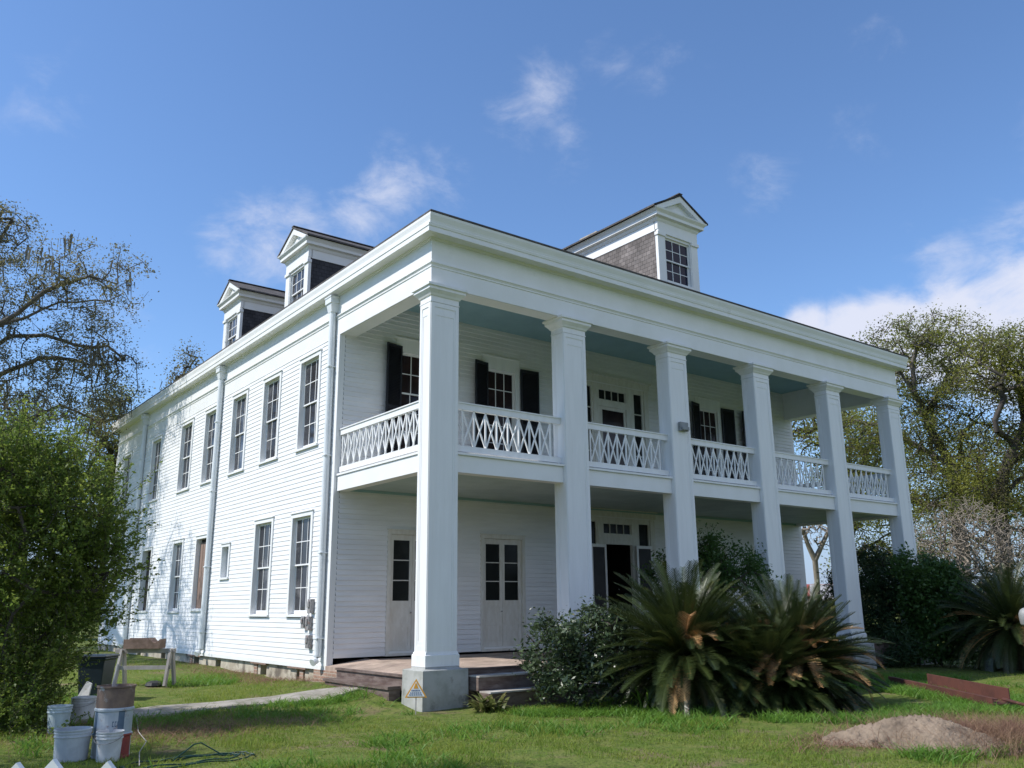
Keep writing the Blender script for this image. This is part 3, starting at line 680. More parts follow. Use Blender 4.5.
# downspouts
def downspout(y, zb):
    mb = MB(); x = -.11
    mb.tube([(x, y, 9.55), (x, y, zb+.18), (x-.015, y, zb+.08), (x-.06, y-.03, zb), (x-.16, y-.06, zb-.05)], .088, 14)
    for z in (7.9, 5.6, 3.2, 1.2): mb.box(x-.098, 0, y-.098, y+.098, z, z+.03)
    d = obj('downspout', mb, PIPE, H, smooth=False)
    mb = MB(); mb.rings([[(x-w, y-w*1.15, z), (x+w, y-w*1.15, z), (x+w, y+w*1.15, z), (x-w, y+w*1.15, z)] for w, z in ((.088, 9.38), (.098, 9.44), (.125, 9.60), (.15, 9.61), (.15, 9.75), (.165, 9.76), (.165, 9.795))])
    obj('leader_head', mb, PIPE, d)
for y, zb in ((4.66, .72), (13.05, .62), (22.2, .6)): downspout(y, zb)
# electric meters by the corner
for (y, z, w, h) in ((5.27, 1.96, .19, .34), (5.62, 1.58, .17, .28), (5.34, 1.55, .19, .33), (5.30, 1.12, .19, .31)):
    mb = MB(); mb.box(-.12, 0, y-w/2, y+w/2, z-h/2, z+h/2); mb.box(-.15, -.12, y-w*.28, y+w*.28, z-h*.1, z+h*.35)
    obj('meter_box', mb, METER, H, bevel=.012)

# dormers: tf(u across, v up, n outwards); cheeks run back to the roof
def dormer(cen, facing, front_plane):
    # facing 'front': face plane y=fp; 'side': face plane x=fp
    fp = front_plane+.20
    if facing == 'front': tf = lambda u, v, n: (cen+u, fp-n, v)
    else: tf = lambda u, v, n: (fp-n, cen-u, v)
    hw = .89; zb = 10.34+SL*(fp-.0)-.05+.16; zc = 12.86; ze = 13.52; za = 14.15
    sl_, ed = (.508, .42) if facing == 'front' else (.53, .30)
    zb = 10.34+sl_*(fp+ed)+.02
    back = lambda z: (z-10.34)/sl_-ed-fp+.1      # depth behind the face where the roof reaches z
    mb = MB()
    # pilasters and window surround
    for s in (-1, 1):
        u0, u1 = sorted((s*hw, s*(hw-.30)))
        mb.tbox(tf, u0, u1, zb-.05, zc-.16, -.10, 0); u0, u1 = sorted((s*(hw+.03), s*(hw-.31)))
        mb.tbox(tf, u0, u1, zc-.16, zc-.06, -.10, .045)
        mb.tbox(tf, s*(hw-.30) if s < 0 else hw-.34, s*(hw-.34) if s < 0 else hw-.30, zb-.02, zc-.16, -.14, -.02)
    mb.tbox(tf, -hw+.02, hw-.02, zc-.07, zc+.03, -.12, .02); mb.tbox(tf, -hw+.30, hw-.30, zc-.15, zc-.07, -.12, -.03)
    mb.tbox(tf, -hw, hw, zc+.03, 13.20, -.12, .012)
    # horizontal cornice with returns
    mb.rings([[tf(-hw-o, z, o), tf(hw+o, z, o), tf(hw+o, z, -back(z)), tf(-hw-o, z, -back(z))] for o, z in ((.02, 13.15), (.05, 13.2), (.06, 13.26), (.17, 13.27), (.17, 13.36), (.24, 13.44), (.25, 13.48))])
    # frieze along the cheeks
    for s in (-1, 1):
        u0, u1 = sorted((s*hw, s*(hw-.06))); mb.tbox(tf, u0, u1, 12.86, 13.20, -back(13.05)-.2, -.10)
    # pediment: raking boards and sunk field
    for s in (-1, 1):
        p0 = (s*(hw+.31), 13.46); p1 = (0, za-.03)
        mb.poly([tf(p0[0], p0[1], .20), tf(p0[0]-s*.30, p0[1], .20), tf(0, p1[1]-.20, .20), tf(0, p1[1], .20)])
        mb.poly([tf(p0[0]-s*.30, p0[1], .20), tf(p0[0]-s*.30, p0[1], .06), tf(0, p1[1]-.20, .06), tf(0, p1[1]-.20, .20)])
    mb.poly([tf(-.92, 13.45, .06), tf(.92, 13.45, .06), tf(0, 13.96, .06)])
    mb.poly([tf(-.55, 13.47, .075), tf(.55, 13.47, .075), tf(0, 13.80, .075)])
    d = obj('dormer', mb, WHITE, H)
    for s in (-1, 1):
        mb = MB(); u = s*(hw-.015)
        mb.poly([tf(u, zb+.0, -.08), tf(u, 12.88, -.08), tf(u, 12.88, -back(12.88)-.1)])
        obj('shingled_cheek', mb, CHEEK if facing == 'front' else CHEEK_SHADED, d)
    mb = MB(); bz = lambda z: -back(z)-.2
    for s in (-1, 1):
        e = (s*(hw+.33), 13.475)
        mb.hexa([tf(e[0], e[1], .23), tf(0, za-.02, .23), tf(0, za-.02, bz(za)), tf(e[0], e[1], bz(e[1])), tf(e[0], e[1]+.055, .23), tf(0, za+.035, .23), tf(0, za+.035, bz(za)), tf(e[0], e[1]+.055, bz(e[1]))])
    mb.beam(tf(0, za+.045, .24), tf(0, za+.045, bz(za)), .16, .03)
    obj('dormer_roof', mb, SHINGLE, d)
    mb = MB(); a, b = -hw+.34, hw-.34; z0 = zb+.10
    sash_mesh(mb, tf, a, b, z0, zc-.15, 3, 2, 2, (z0+zc-.15)/2, -.085, st=.045)
    mb.tbox(tf, -hw+.301, hw-.301, z0-.14, z0, -.13, .02)
    obj('sash', mb, TRIM, d)
    mb = MB(); zm = (z0+zc-.15)/2; mb.quad(tf(a, zm, -.105), tf(b, zm, -.105), tf(b, zc-.15, -.105), tf(a, zc-.15, -.105)); mb.quad(tf(a, z0, -.14), tf(b, z0, -.14), tf(b, zm, -.14), tf(a, zm, -.14)); obj('pane', mb, mat('dormer_glass', (.012, .014, .034), .08, (.016, .018, .04), 1.5, 3, spec=.18) if facing == 'front' else GLASS, d)
dormer(9.6, 'front', 1.03)
dormer(10.25, 'side', .97); dormer(16.25, 'side', .97)
mb = MB(); mb.tube([(1.35, 14.6, 10.9), (1.35, 14.6, 11.75)], .05, 10); obj('vent_pipe', mb, PIPE, roof, smooth=True)

# ------------------------------------------------------------------ plants
def leaves_np(rng, P, size, asp=.5, up=.4, jit=.35):
    n = len(P)
    d = rng.normal(size=(n, 3)); d[:, 2] *= .7; d /= np.linalg.norm(d, axis=1)[:, None]
    nn = rng.normal(size=(n, 3)); nn[:, 2] += up*2; s = np.cross(d, nn); s /= (np.linalg.norm(s, axis=1)[:, None]+1e-9)
    L = size*(1+jit*rng.normal(size=(n, 1))).clip(.4, 2)
    a = P-d*L*.5; b = P+s*L*asp*.5-d*L*.08; c = P+d*L*.5; e = P-s*L*asp*.5-d*L*.08
    V = np.stack([a, b, c, e], 1).reshape(-1, 3)
    return V, np.arange(n*4).reshape(n, 4)
def prisms(A, B, ra, rb, k=5):
    d = B-A; L = np.linalg.norm(d, axis=1)[:, None]+1e-9; d = d/L
    ref = np.where(np.abs(d[:, 2:3]) < .9, np.array([[0, 0, 1.]]), np.array([[1., 0, 0]]))
    a = np.cross(d, ref); a /= np.linalg.norm(a, axis=1)[:, None]; b = np.cross(d, a)
    n = len(A); V = np.zeros((n, 2*k, 3))
    for j in range(k):
        t = 2*math.pi*j/k; o = math.cos(t)*a+math.sin(t)*b
        V[:, j] = A+o*ra[:, None]-d*ra[:, None]*.25; V[:, k+j] = B+o*rb[:, None]+d*rb[:, None]*.25
    base = (np.arange(n)*2*k)[:, None]
    Fs = np.concatenate([base+np.array([[j, (j+1) % k, k+(j+1) % k, k+j]]) for j in range(k)])
    return V.reshape(-1, 3), Fs
def skeleton(rng, limbs, targets, step=.6, jit=.12, gravity=0.0):
    nodes = []; par = []
    for limb in limbs:                       # given polylines; each starts near an existing node
        limb = [np.array(p, float) for p in limb]
        if not nodes: nodes.append(limb[0]); par.append(-1); last = 0
        else:
            last = int(np.argmin(np.linalg.norm(np.array(nodes)-limb[0], axis=1)))
        for p in limb[1:]:
            a = nodes[last]; n = max(1, int(np.linalg.norm(p-a)/step)); a = a.copy()
            for i in range(1, n+1):
                nodes.append(a+(p-a)*i/n+rng.normal(size=3)*jit*.5*(i < n)); par.append(last); last = len(nodes)-1
    arr = np.zeros((len(nodes)+len(targets)*14, 3)); n = len(nodes); arr[:n] = nodes
    base = arr[0].copy(); od = np.linalg.norm(targets-arr[:n].mean(0), axis=1)
    dmin = np.array([np.min(np.linalg.norm(arr[:n]-t, axis=1)) for t in targets]); order = np.argsort(dmin)
    tips = []
    for ti in order:
        t = targets[ti]; dd = np.linalg.norm(arr[:n]-t, axis=1)
        j = int(np.argmin(dd)); L = dd[j]; m = min(12, max(1, int(L/step)))
        a = arr[j].copy(); last = j
        bend = rng.normal(size=3)*L*.12
        for i in range(1, m+1):
            f = i/m
            p = a+(t-a)*f+bend*math.sin(math.pi*f)+rng.normal(size=3)*jit*(i < m); p[2] += gravity*math.sin(math.pi*f)*L
            arr[n] = p; par.append(last); last = n; n += 1
        tips.append(last)
    return arr[:n], np.array(par), np.array(tips)
def radii(par, tips, r_tip, r_max, power=.5):
    n = len(par); cnt = np.zeros(n); cnt[tips] = 1
    for i in range(n-1, 0, -1):
        if par[i] >= 0: cnt[par[i]] += max(cnt[i], .0)
    cnt = np.maximum(cnt, 1); r = r_tip*cnt**power
    return np.minimum(r, r_max)
def wood(nodes, par, r, k=5):
    i = np.arange(len(par)); m = par >= 0; i = i[m]
    return prisms(nodes[par[i]], nodes[i], np.minimum(r[par[i]], r[i]*1.5), r[i], k)
def blob_points(rng, blobs, n):
    w = np.array([b[3] if len(b) > 3 else b[1][0]*b[1][1]*b[1][2] for b in blobs], float); w /= w.sum()
    idx = rng.choice(len(blobs), n, p=w); q = rng.normal(size=(n, 3)); q /= np.linalg.norm(q, axis=1)[:, None]
    q *= (rng.random((n, 1))**.4)
    c = np.array([b[0] for b in blobs])[idx]; s = np.array([b[1] for b in blobs])[idx]
    return c+q*s
def tree(name, seed, limbs, blobs, ntips, leaf_per, leaf_size, leafmat, label, cat='tree', r_tip=.014, r_max=.6, barkmat=None, spread=.45, step=.7, jit=.14, group=None, moss=0, power=.5, asp=.55, leaf_z=.7, gravity=0.0):
    rng = np.random.default_rng(seed)
    T = blob_points(rng, blobs, ntips)
    nodes, par, tips = skeleton(rng, limbs, T, step, jit, gravity)
    r = radii(par, tips, r_tip, r_max, power)
    root = thing(name, limbs[0][0], label, cat, group or ('live oaks around the house' if name == 'live_oak' else None))
    V, Fq = wood(nodes, par, r, 6); npobj('trunk', V, Fq, barkmat or BARK, root, smooth=True)
    if leaf_per:
        tp = nodes[tips]; back = nodes[par[tips]]
        n = len(tp)*leaf_per; k = rng.integers(0, len(tp), n); f = rng.random((n, 1))
        dens = rng.random(len(tp))**1.7; k = k[rng.random(n) < .12+.88*dens[k]]; n = len(k); f = f[:n]
        P = tp[k]*(f)+back[k]*(1-f)+rng.normal(size=(n, 3))*spread*np.array([1, 1, leaf_z])
        V, Fq = leaves_np(rng, P, leaf_size, asp); npobj('crown', V, Fq, leafmat, root)
    if moss:
        k = rng.choice(len(nodes), moss); P = nodes[k]; P = np.repeat(P, 14, 0)+rng.normal(size=(moss*14, 3))*np.array([.28, .28, .12])
        Lm = rng.uniform(.25, .9, (len(P), 1)); a = rng.random((len(P), 1))*6.28; o = np.concatenate([np.cos(a), np.sin(a), 0*a], 1)*rng.uniform(.02, .05, (len(P), 1))
        dn = np.array([[0, 0, -1.]])*Lm; sw = rng.normal(size=(len(P), 3))*.08*np.array([1, 1, 0])
        V = np.stack([P-o, P+o, P+o*.25+dn+sw, P-o*.25+dn+sw], 1).reshape(-1, 3); npobj('moss', V, np.arange(len(V)).reshape(-1, 4), MOSS, root)
    return root

PX = lambda l, dep: [at(x, y, dep+dz) for x, y, dz in l]
def eb(x, y, dep, rx, ry, rd, w=None):      # ellipsoid blob about a seen point: radii in metres (across, up, deep)
    e = [at(x, y, dep), (max(rx, rd*.7), max(rd, rx*.7), ry)]
    return e+[w] if w else e

# left live oak: trunk out of frame, limbs reaching in from the left
def left_oak():
    d = 36
    base = at(-70, 622, d); base[2] = .2
    limbs = [[base, at(-75, 520, d), at(-90, 400, d)],
             PX([(-80, 450, 0), (-30, 345, -1), (0, 323, -2), (30, 303, -2), (62, 284, -2), (90, 276, -3), (118, 284, -3)], d),
             PX([(-10, 330, -2), (25, 318, -1), (60, 302, 0), (95, 300, 1), (125, 305, 1)], d),
             PX([(-80, 430, 0), (-30, 365, 1), (10, 336, 1), (45, 335, 1), (75, 345, 0), (108, 346, 0), (125, 360, 0)], d),
             PX([(-85, 470, 0), (-25, 388, 0), (10, 370, 0), (40, 358, 0), (75, 360, 1), (105, 365, 1)], d),
             PX([(-85, 420, 0), (-60, 320, 0), (-25, 270, 0), (0, 240, 1), (12, 220, 1)], d),
             PX([(-85, 420, 0), (-140, 330, 2), (-190, 280, 3)], d), PX([(-80, 470, 0), (20, 425, 2), (60, 405, 3), (95, 420, 3)], d)]
    blobs = [eb(85, 268, d-2, 2.4, 1.2, 2.5), eb(45, 272, d-2, 1.6, .9, 2), eb(110, 300, d-1, 1.6, 1.6, 2), eb(60, 318, d, 2.6, 1.0, 2.5), eb(15, 290, d-1, 1.8, 1.3, 2),
             eb(8, 235, d, 1.3, 1.5, 2), eb(90, 350, d, 2.3, 1.1, 2.5), eb(100, 380, d, 2.0, 1.2, 2.5), eb(45, 375, d, 2.3, 1.3, 2.5), eb(5, 360, d, 1.8, 1.3, 2),
             eb(55, 410, d+2, 3.2, 1.4, 3), eb(105, 415, d+2, 1.6, 1.0, 2.5), eb(-60, 260, d, 3.0, 3.0, 4), eb(-60, 340, d, 3.0, 2.5, 4), eb(-170, 280, d+3, 4.5, 3.5, 5), eb(-30, 220, d, 2.0, 1.6, 3)]
    blobs.append((np.array([-9.5, 20.0, 11.5]), (3.2, 3.5, 2.6), 45)); blobs.append((np.array([-8.0, 17.0, 9.5]), (2.0, 2.0, 1.6), 14)); limbs.append([at(-90, 400, d), np.array([-10., 21., 10.5])])
    tree('live_oak', 11, limbs, blobs, 3400, 72, .085, OAKG, 'spreading oak with long limbs and hanging moss reaching in at the left edge', r_tip=.0065, r_max=.5, spread=.20, moss=60, barkmat=BARKL, power=.5, step=.6, jit=.09)
left_oak()
# trees behind the house at the far left
def far_left(x, y0, dep, wpx, seed, label, lm):
    b = at(x, 612, dep); b[2] = .2
    s = dep/F_PX
    top = at(x, y0, dep)
    limbs = [[b, b+(top-b)*.35, b+(top-b)*.6]]
    blobs = [eb(x+wpx*dx, y0+(600-y0)*dy, dep, wpx*s*.5, (600-y0)*s*.16, wpx*s*.5) for dx, dy in ((0, .12), (-.35, .3), (.35, .28), (0, .38), (-.3, .55), (.35, .5), (.05, .6))]
    tree('oak_tree', seed, limbs, blobs, 800, 60, .15, lm, label, r_tip=.02, r_max=.5, spread=.55, group='trees behind the house', moss=30)
far_left(20, 392, 58, 75, 21, 'dense tree behind the leafy bush at the left edge', OAKG)
far_left(112, 388, 66, 50, 22, 'tree right behind the far end of the white side wall', OAKL)
far_left(185, 352, 62, 26, 23, 'treetop peeping over the roof edge behind the far dormer', OAKG)
far_left(-60, 380, 50, 80, 24, 'dense tree past the left edge beyond the moss-hung oak', OAKG)

# small tree just outside the left edge, shading the buckets and the near lawn
tree('yard_tree', 25, [[np.array([-14.2, -2.0, 0]), np.array([-14.0, -2.0, 4]), np.array([-13.0, -2.2, 7.2])]], [(np.array([-12.2, -3.2, 8.8]), (1.9, 1.3, 1.1)), (np.array([-14.0, -2.6, 9.2]), (1.8, 1.2, 1.1)), (np.array([-10.9, -3.4, 8.6]), (1.3, 1.3, .8)), (np.array([-14.0, 1.3, 8.8]), (1.4, 1.2, 1.0)), (np.array([-13.0, -4.2, 8.4]), (1.6, 1.4, 1.0))], 620, 70, .09, OAKL, 'small leafy tree standing past the left edge beside the leafy bush', r_tip=.012, r_max=.16, spread=.28)
# oaks on the right
def right_oaks():
    d = 46
    b = at(962, 588, d); b[2] = 0
    limbs = [[b, at(958, 520, d), at(950, 462, d)],
             PX([(950, 462, 0), (936, 440, 0), (925, 415, 0), (914, 392, -1), (912, 365, -1), (918, 345, -1)], d), PX([(914, 392, -1), (900, 372, -1), (888, 360, -2)], d),
             PX([(952, 470, 0), (934, 465, 1), (930, 440, 1), (935, 400, 2), (948, 372, 2)], d), PX([(925, 415, 0), (940, 390, -1), (955, 370, -2)], d),
             PX([(955, 490, 0), (965, 430, -1), (985, 410, -1), (1000, 405, -2)], d), PX([(950, 462, 0), (915, 445, 2), (880, 425, 3), (850, 420, 4)], d), PX([(955, 500, 0), (915, 500, 2), (875, 480, 4)], d)]
    blobs = [eb(925, 335, d, 3.0, 1.3, 3), eb(885, 350, d, 1.8, 1.2, 2.5), eb(960, 350, d, 2.4, 1.3, 3), eb(905, 385, d, 2.2, 1.5, 2.5), eb(950, 390, d, 2.5, 1.5, 3), eb(925, 425, d, 2.8, 1.4, 3),
             eb(965, 440, d, 2.4, 1.5, 3), eb(940, 475, d, 2.6, 1.3, 3), eb(970, 500, d, 2.4, 1.3, 3), eb(920, 510, d, 2.2, 1.2, 3), eb(860, 430, d+4, 2.6, 1.6, 3), eb(870, 500, d+4, 2.4, 1.8, 3), eb(880, 460, d+4, 2.0, 1.6, 3)]
    tree('live_oak', 31, limbs, blobs, 2400, 60, .11, OAKL, 'broad oak rising right beside the last column with a forked dark trunk', r_tip=.009, r_max=.42, spread=.32, power=.48, jit=.13, barkmat=BARKL)
    d = 42
    b = at(1006, 590, d); b[2] = 0
    limbs = [[b, at(1004, 540, d), at(1000, 500, d), at(1003, 475, d)],
             PX([(1003, 475, 0), (1010, 458, 0), (1016, 444, 0), (1006, 437, 0), (997, 431, -1), (995, 420, -1), (1000, 408, -1), (1004, 398, -1), (1000, 392, -1), (990, 388, -1)], d),
             PX([(1003, 475, 0), (1020, 455, 1), (1045, 430, 1)], d), PX([(1003, 490, 0), (1018, 480, 0), (1040, 470, 0)], d), PX([(1016, 444, 0), (1025, 420, 1), (1020, 385, 1)], d), PX([(1000, 500, 0), (985, 485, 1), (976, 460, 1)], d)]
    blobs = [eb(1000, 350, d, 2.0, 1.2, 2.5), eb(985, 380, d, 1.8, .9, 2.5), eb(1030, 350, d, 2.4, 1.4, 3), eb(1020, 385, d, 1.8, 1.0, 2.5), eb(985, 470, d, 1.8, 1.2, 2), eb(1000, 505, d, 2.0, 1.0, 2), eb(975, 500, d, 1.8, 1.0, 2), eb(1050, 400, d, 2.6, 2.0, 3), eb(1060, 460, d, 2.5, 2.0, 3), eb(975, 440, d+1, 1.2, .8, 2)]
    tree('live_oak', 32, limbs, blobs, 1700, 58, .105, OAKL, 'oak with a crooked snaking dark limb at the right edge', r_tip=.009, r_max=.38, spread=.30, power=.48, jit=.08)
    d = 62
    b = at(845, 600, d); b[2] = 0
    limbs = [[b, at(848, 540, d), at(855, 480, d)], PX([(855, 480, 0), (875, 440, 0), (885, 420, 0)], d), PX([(855, 480, 0), (830, 440, 0), (815, 425, 0)], d)]
    blobs = [eb(825, 420, d, 3, 1.6, 3), eb(860, 430, d, 3, 1.8, 3), eb(885, 450, d, 2.5, 2, 3), eb(850, 470, d, 3, 2, 3), eb(875, 530, d, 2.5, 2.2, 3), eb(865, 560, d, 2.5, 1.8, 3), eb(900, 560, d, 2.5, 1.8, 3), eb(830, 460, d, 2.2, 2.0, 3), eb(800, 430, d, 2.2, 1.6, 3)]
    tree('live_oak', 33, limbs, blobs, 900, 64, .15, OAKL, 'oak seen through the gap between the last two columns', r_tip=.02, r_max=.45, spread=.55, power=.47)
    d = 70
    b = at(1000, 598, d); b[2] = 0
    blobs = [eb(960, 540, d, 5, 3, 4), eb(1000, 470, d, 5, 4, 4), eb(950, 480, d, 4, 4, 4), eb(1040, 520, d, 5, 5, 4), eb(920, 560, d, 3.5, 2.5, 4)]
    tree('live_oak', 34, [[b, at(1000, 540, d), at(990, 490, d)]], blobs, 700, 70, .19, OAKL, 'dense greyish oak far behind the bare shrub', r_tip=.02, r_max=.45, spread=.75, power=.47)
right_oaks()
# bare tree under the gallery and the bare grey shrub
d = 58; b = at(817, 606, d); b[2] = 0
tree('bare_tree', 41, [[b, at(817, 580, d), at(815, 560, d)], PX([(815, 560, 0), (808, 545, 0), (803, 530, 0)], d), PX([(815, 560, 0), (822, 545, 0), (828, 532, 0)], d)],
     [eb(806, 530, d, 1.0, 1.4, 1.5), eb(826, 533, d, 1.0, 1.3, 1.5), eb(816, 528, d, .9, 1.2, 1.5)], 420, 0, 0, None, 'bare leafless tree seen under the gallery left of the fifth column', r_tip=.011, r_max=.2, barkmat=BARKG)
d = 36; b = at(975, 640, d); b[2] = 0
limbs = [[b, b+np.array([0, 0, .4])]]+[[b+np.array([0, 0, .3]), b+np.array([math.cos(a)*.9, math.sin(a)*.9, 1.8])] for a in np.arange(0, 6.2, .55)]
tree('bare_shrub', 42, limbs, [eb(940, 545, d, 1.7, 1.5, 1.6), eb(985, 540, d, 1.9, 1.6, 1.8), eb(1015, 550, d, 1.3, 1.3, 1.4), eb(920, 570, d, .9, .8, 1), eb(965, 515, d, 1.3, .9, 1.3)], 3400, 2, .05, BARKG,
     'bare grey twiggy shrub beyond the dark shrubs right of the columns', 'shrub', r_tip=.0065, r_max=.06, barkmat=BARKG, spread=.1, step=.5, jit=.025, power=.36)

# leafy shrubs made of many leaves on stems
def shrub(name, seed, base, blobs, nleaf, size, lm, label, nst=30, asp=.5, cat='shrub', core=None, shell=.75, rs=.012, lumps=60, lump_r=.32):
    rng = np.random.default_rng(seed); base = np.array(base, float)
    root = thing(name, base, label, cat, 'dark shrubs at the right end of the porch' if name == 'dark_shrub' else None)
    T = blob_points(rng, blobs, nst)
    limbs = [[base, base+np.array([0, 0, .25])]]
    nodes, par, tips = skeleton(rng, limbs, T, .35, .05); r = radii(par, tips, rs, .028, .40)
    V, Fq = wood(nodes, par, r, 5); npobj('stem', V, Fq, BARK, root)
    # leaves in clumps of uneven size
    w = np.array([b[1][0]*b[1][1]*b[1][2] for b in blobs], float)**.67; w /= w.sum(); idx = rng.choice(len(blobs), lumps, p=w)
    q = rng.normal(size=(lumps, 3)); q /= np.linalg.norm(q, axis=1)[:, None]; q *= (shell+(1-shell)*rng.random((lumps, 1)))*rng.uniform(.75, 1.08, (lumps, 1))
    cen = np.array([b[0] for b in blobs])[idx]+q*np.array([b[1] for b in blobs])[idx]
    rad = lump_r*rng.uniform(.5, 1.4, lumps)
    k = rng.choice(lumps, nleaf, p=rad**2/np.sum(rad**2)); g = rng.normal(size=(nleaf, 3))*.5
    P = cen[k]+g*rad[k][:, None]; P = P[P[:, 2] > base[2]+.03]
    ni = nleaf//4; P = np.concatenate([P, blob_points(rng, blobs, ni)])
    V, Fq = leaves_np(rng, P, size, asp, .5); npobj('foliage', V, Fq, lm, root)
    return root
# the big bush at the left edge
d = 15.2
bb = [eb(20, 485, d, 1.35, .95, 1.5), eb(70, 520, d, 1.05, 1.1, 1.2), eb(40, 570, d, 1.5, 1.1, 1.4), eb(88, 578, d, .72, .8, 1.0), eb(15, 640, d, 1.2, .9, 1.2), eb(-60, 520, d, 1.5, 1.5, 1.6), eb(-70, 640, d, 1.5, 1.5, 1.5), eb(80, 622, d, .75, .35, .8), eb(8, 700, d-.8, .75, .9, .8), eb(40, 668, d-.6, .55, .45, .7), eb(106, 545, d, .38, .45, .5), eb(5, 455, d, 1.0, .5, 1.0), eb(-5, 740, d-1.6, .65, .6, .6), eb(30, 715, d-.9, .5, .5, .6)]
b = on_z(0, 760)
def spray_bush(name, seed, base, blobs, nsp, ninner, size, lm, label):
    rng = np.random.default_rng(seed); base = np.array(base, float); root = thing(name, base, label, 'shrub')
    T = blob_points(rng, [(b[0], tuple(np.array(b[1])*.75)) for b in blobs], 220)
    nodes, par, tips = skeleton(rng, [[base, base+np.array([0, 0, .5])]], T, .35, .06); r = radii(par, tips, .006, .028, .40)
    V, Fq = wood(nodes, par, r, 5); npobj('stem', V, Fq, BARK, root)
    cen = np.array([b[0] for b in blobs]); rad = np.array([b[1] for b in blobs]); w = np.prod(rad, 1)**.67; w /= w.sum()
    ci = rng.choice(len(blobs), nsp, p=w); q = rng.normal(size=(nsp, 3)); q /= np.linalg.norm(q, axis=1)[:, None]
    st = cen[ci]+q*rad[ci]*rng.uniform(.35, .95, (nsp, 1)); d = q*.75+np.array([.05, 0, .75])+rng.normal(size=(nsp, 3))*.28; d /= np.linalg.norm(d, axis=1)[:, None]
    L = rng.gamma(5, .085, nsp)+.12; ne = 4; A = []; B = []; P = []; D = []
    cur = st.copy(); dd = d.copy()
    for e in range(ne):
        nx = cur+dd*(L/ne)[:, None]; A.append(cur); B.append(nx)
        m = 11
        for k in range(m):
            f = rng.random((nsp, 1)); keep = rng.random(nsp) < .85; o = rng.normal(size=(nsp, 3))*(.045-.007*e); P.append((cur+(nx-cur)*f+o)[keep])
        cur = nx; dd = dd+rng.normal(size=(nsp, 3))*.16+np.array([0, 0, -.05]); dd /= np.linalg.norm(dd, axis=1)[:, None]
    A = np.concatenate(A); B = np.concatenate(B); k = B[:, 2] > .05; V, Fq = prisms(A[k], B[k], np.full(k.sum(), .004), np.full(k.sum(), .0035), 3); npobj('shoot', V, Fq, BARK, root)
    P = np.concatenate(P); P = np.concatenate([P, blob_points(rng, [(b[0], tuple(np.array(b[1])*.85)) for b in blobs], ninner)]); P = P[P[:, 2] > .04]
    V, Fq = leaves_np(rng, P, size, .5, .5); npobj('foliage', V, Fq, lm, root)
    return root
spray_bush('leafy_bush', 51, (b[0]-.2, b[1]+.6, 0), bb, 3400, 26000, .058, BUSHL, 'large bright green leafy bush overhanging the barrel at the left edge')

# glossy shrub by the steps
shrub('glossy_shrub', 52, (2.45, -1.75, 0), [((2.05, -1.5, 1.0), (.75, .7, .75)), ((2.75, -1.9, 1.15), (.8, .75, .75)), ((2.4, -1.8, .6), (1.0, .8, .55)), ((3.2, -2.0, .95), (.5, .6, .6)), ((1.9, -1.4, 1.7), (.16, .16, .35)), ((3.05, -1.85, 1.75), (.3, .3, .28))],
      9500, .095, GLOSSL, 'rounded glossy dark-leaved shrub in front of the steps between the first two columns', nst=80, asp=.42, lumps=150, lump_r=.22)
# pale shrub rising behind the left sago
p = at(702, 575, 23.5)
shrub('tall_shrub', 53, (p[0], p[1], 0), [((p[0], p[1], 2.6), (1.2, .9, .8)), ((p[0]+.9, p[1]-.7, 2.7), (.8, .7, .6)), ((p[0]-1.0, p[1]+.6, 2.8), (.5, .4, .4)), ((p[0]+.1, p[1], 3.4), (.4, .4, .4)), ((p[0]+.9, p[1]-.7, 3.3), (.3, .3, .35)), ((p[0], p[1], 1.3), (1.2, 1, 1.0))],
      16000, .085, MIDL, 'light green upright shrub rising behind the sago palms', nst=70, lumps=120, lump_r=.28)
# dark shrubs at the right end of the porch
p = at(876, 620, 28.5); p[2] = 0
shrub('dark_shrub', 54, (p[0], p[1], 0), [((p[0], p[1], 1.7), (1.5, 1.2, 1.3)), ((p[0]-.8, p[1]+.5, 2.3), (.8, .7, .7)), ((p[0]+.3, p[1], 2.9), (1.2, .9, .85)), ((p[0]+.8, p[1]-.4, 2.4), (.8, .9, .8)), ((p[0]-.3, p[1], .8), (1.6, 1.2, .8)), ((p[0]-1.2, p[1]-1.0, .6), (1.4, 1.1, .65)), ((p[0]-1.3, p[1]+.4, 1.2), (.9, .8, .8))],
      32000, .13, NEEDLE, 'dark needle-leaved evergreen shrub in front of the last two columns', nst=70, asp=.22, lumps=170, lump_r=.36)
p = at(936, 618, 27.0)
shrub('dark_shrub', 55, (p[0], p[1], 0), [((p[0], p[1], 1.9), (1.15, 1.0, 1.2)), ((p[0]+.6, p[1]-.5, 1.6), (.8, .8, 1.0)), ((p[0]-.4, p[1]+.2, 2.9), (.9, .7, .6)), ((p[0]+.5, p[1]-.3, 2.5), (.6, .6, .5)), ((p[0], p[1], .7), (1.1, 1, .6))],
      24000, .105, MIDL, 'broad-leaved green shrub right of the dark evergreen beside the last column', nst=60, asp=.55, lumps=140, lump_r=.30)

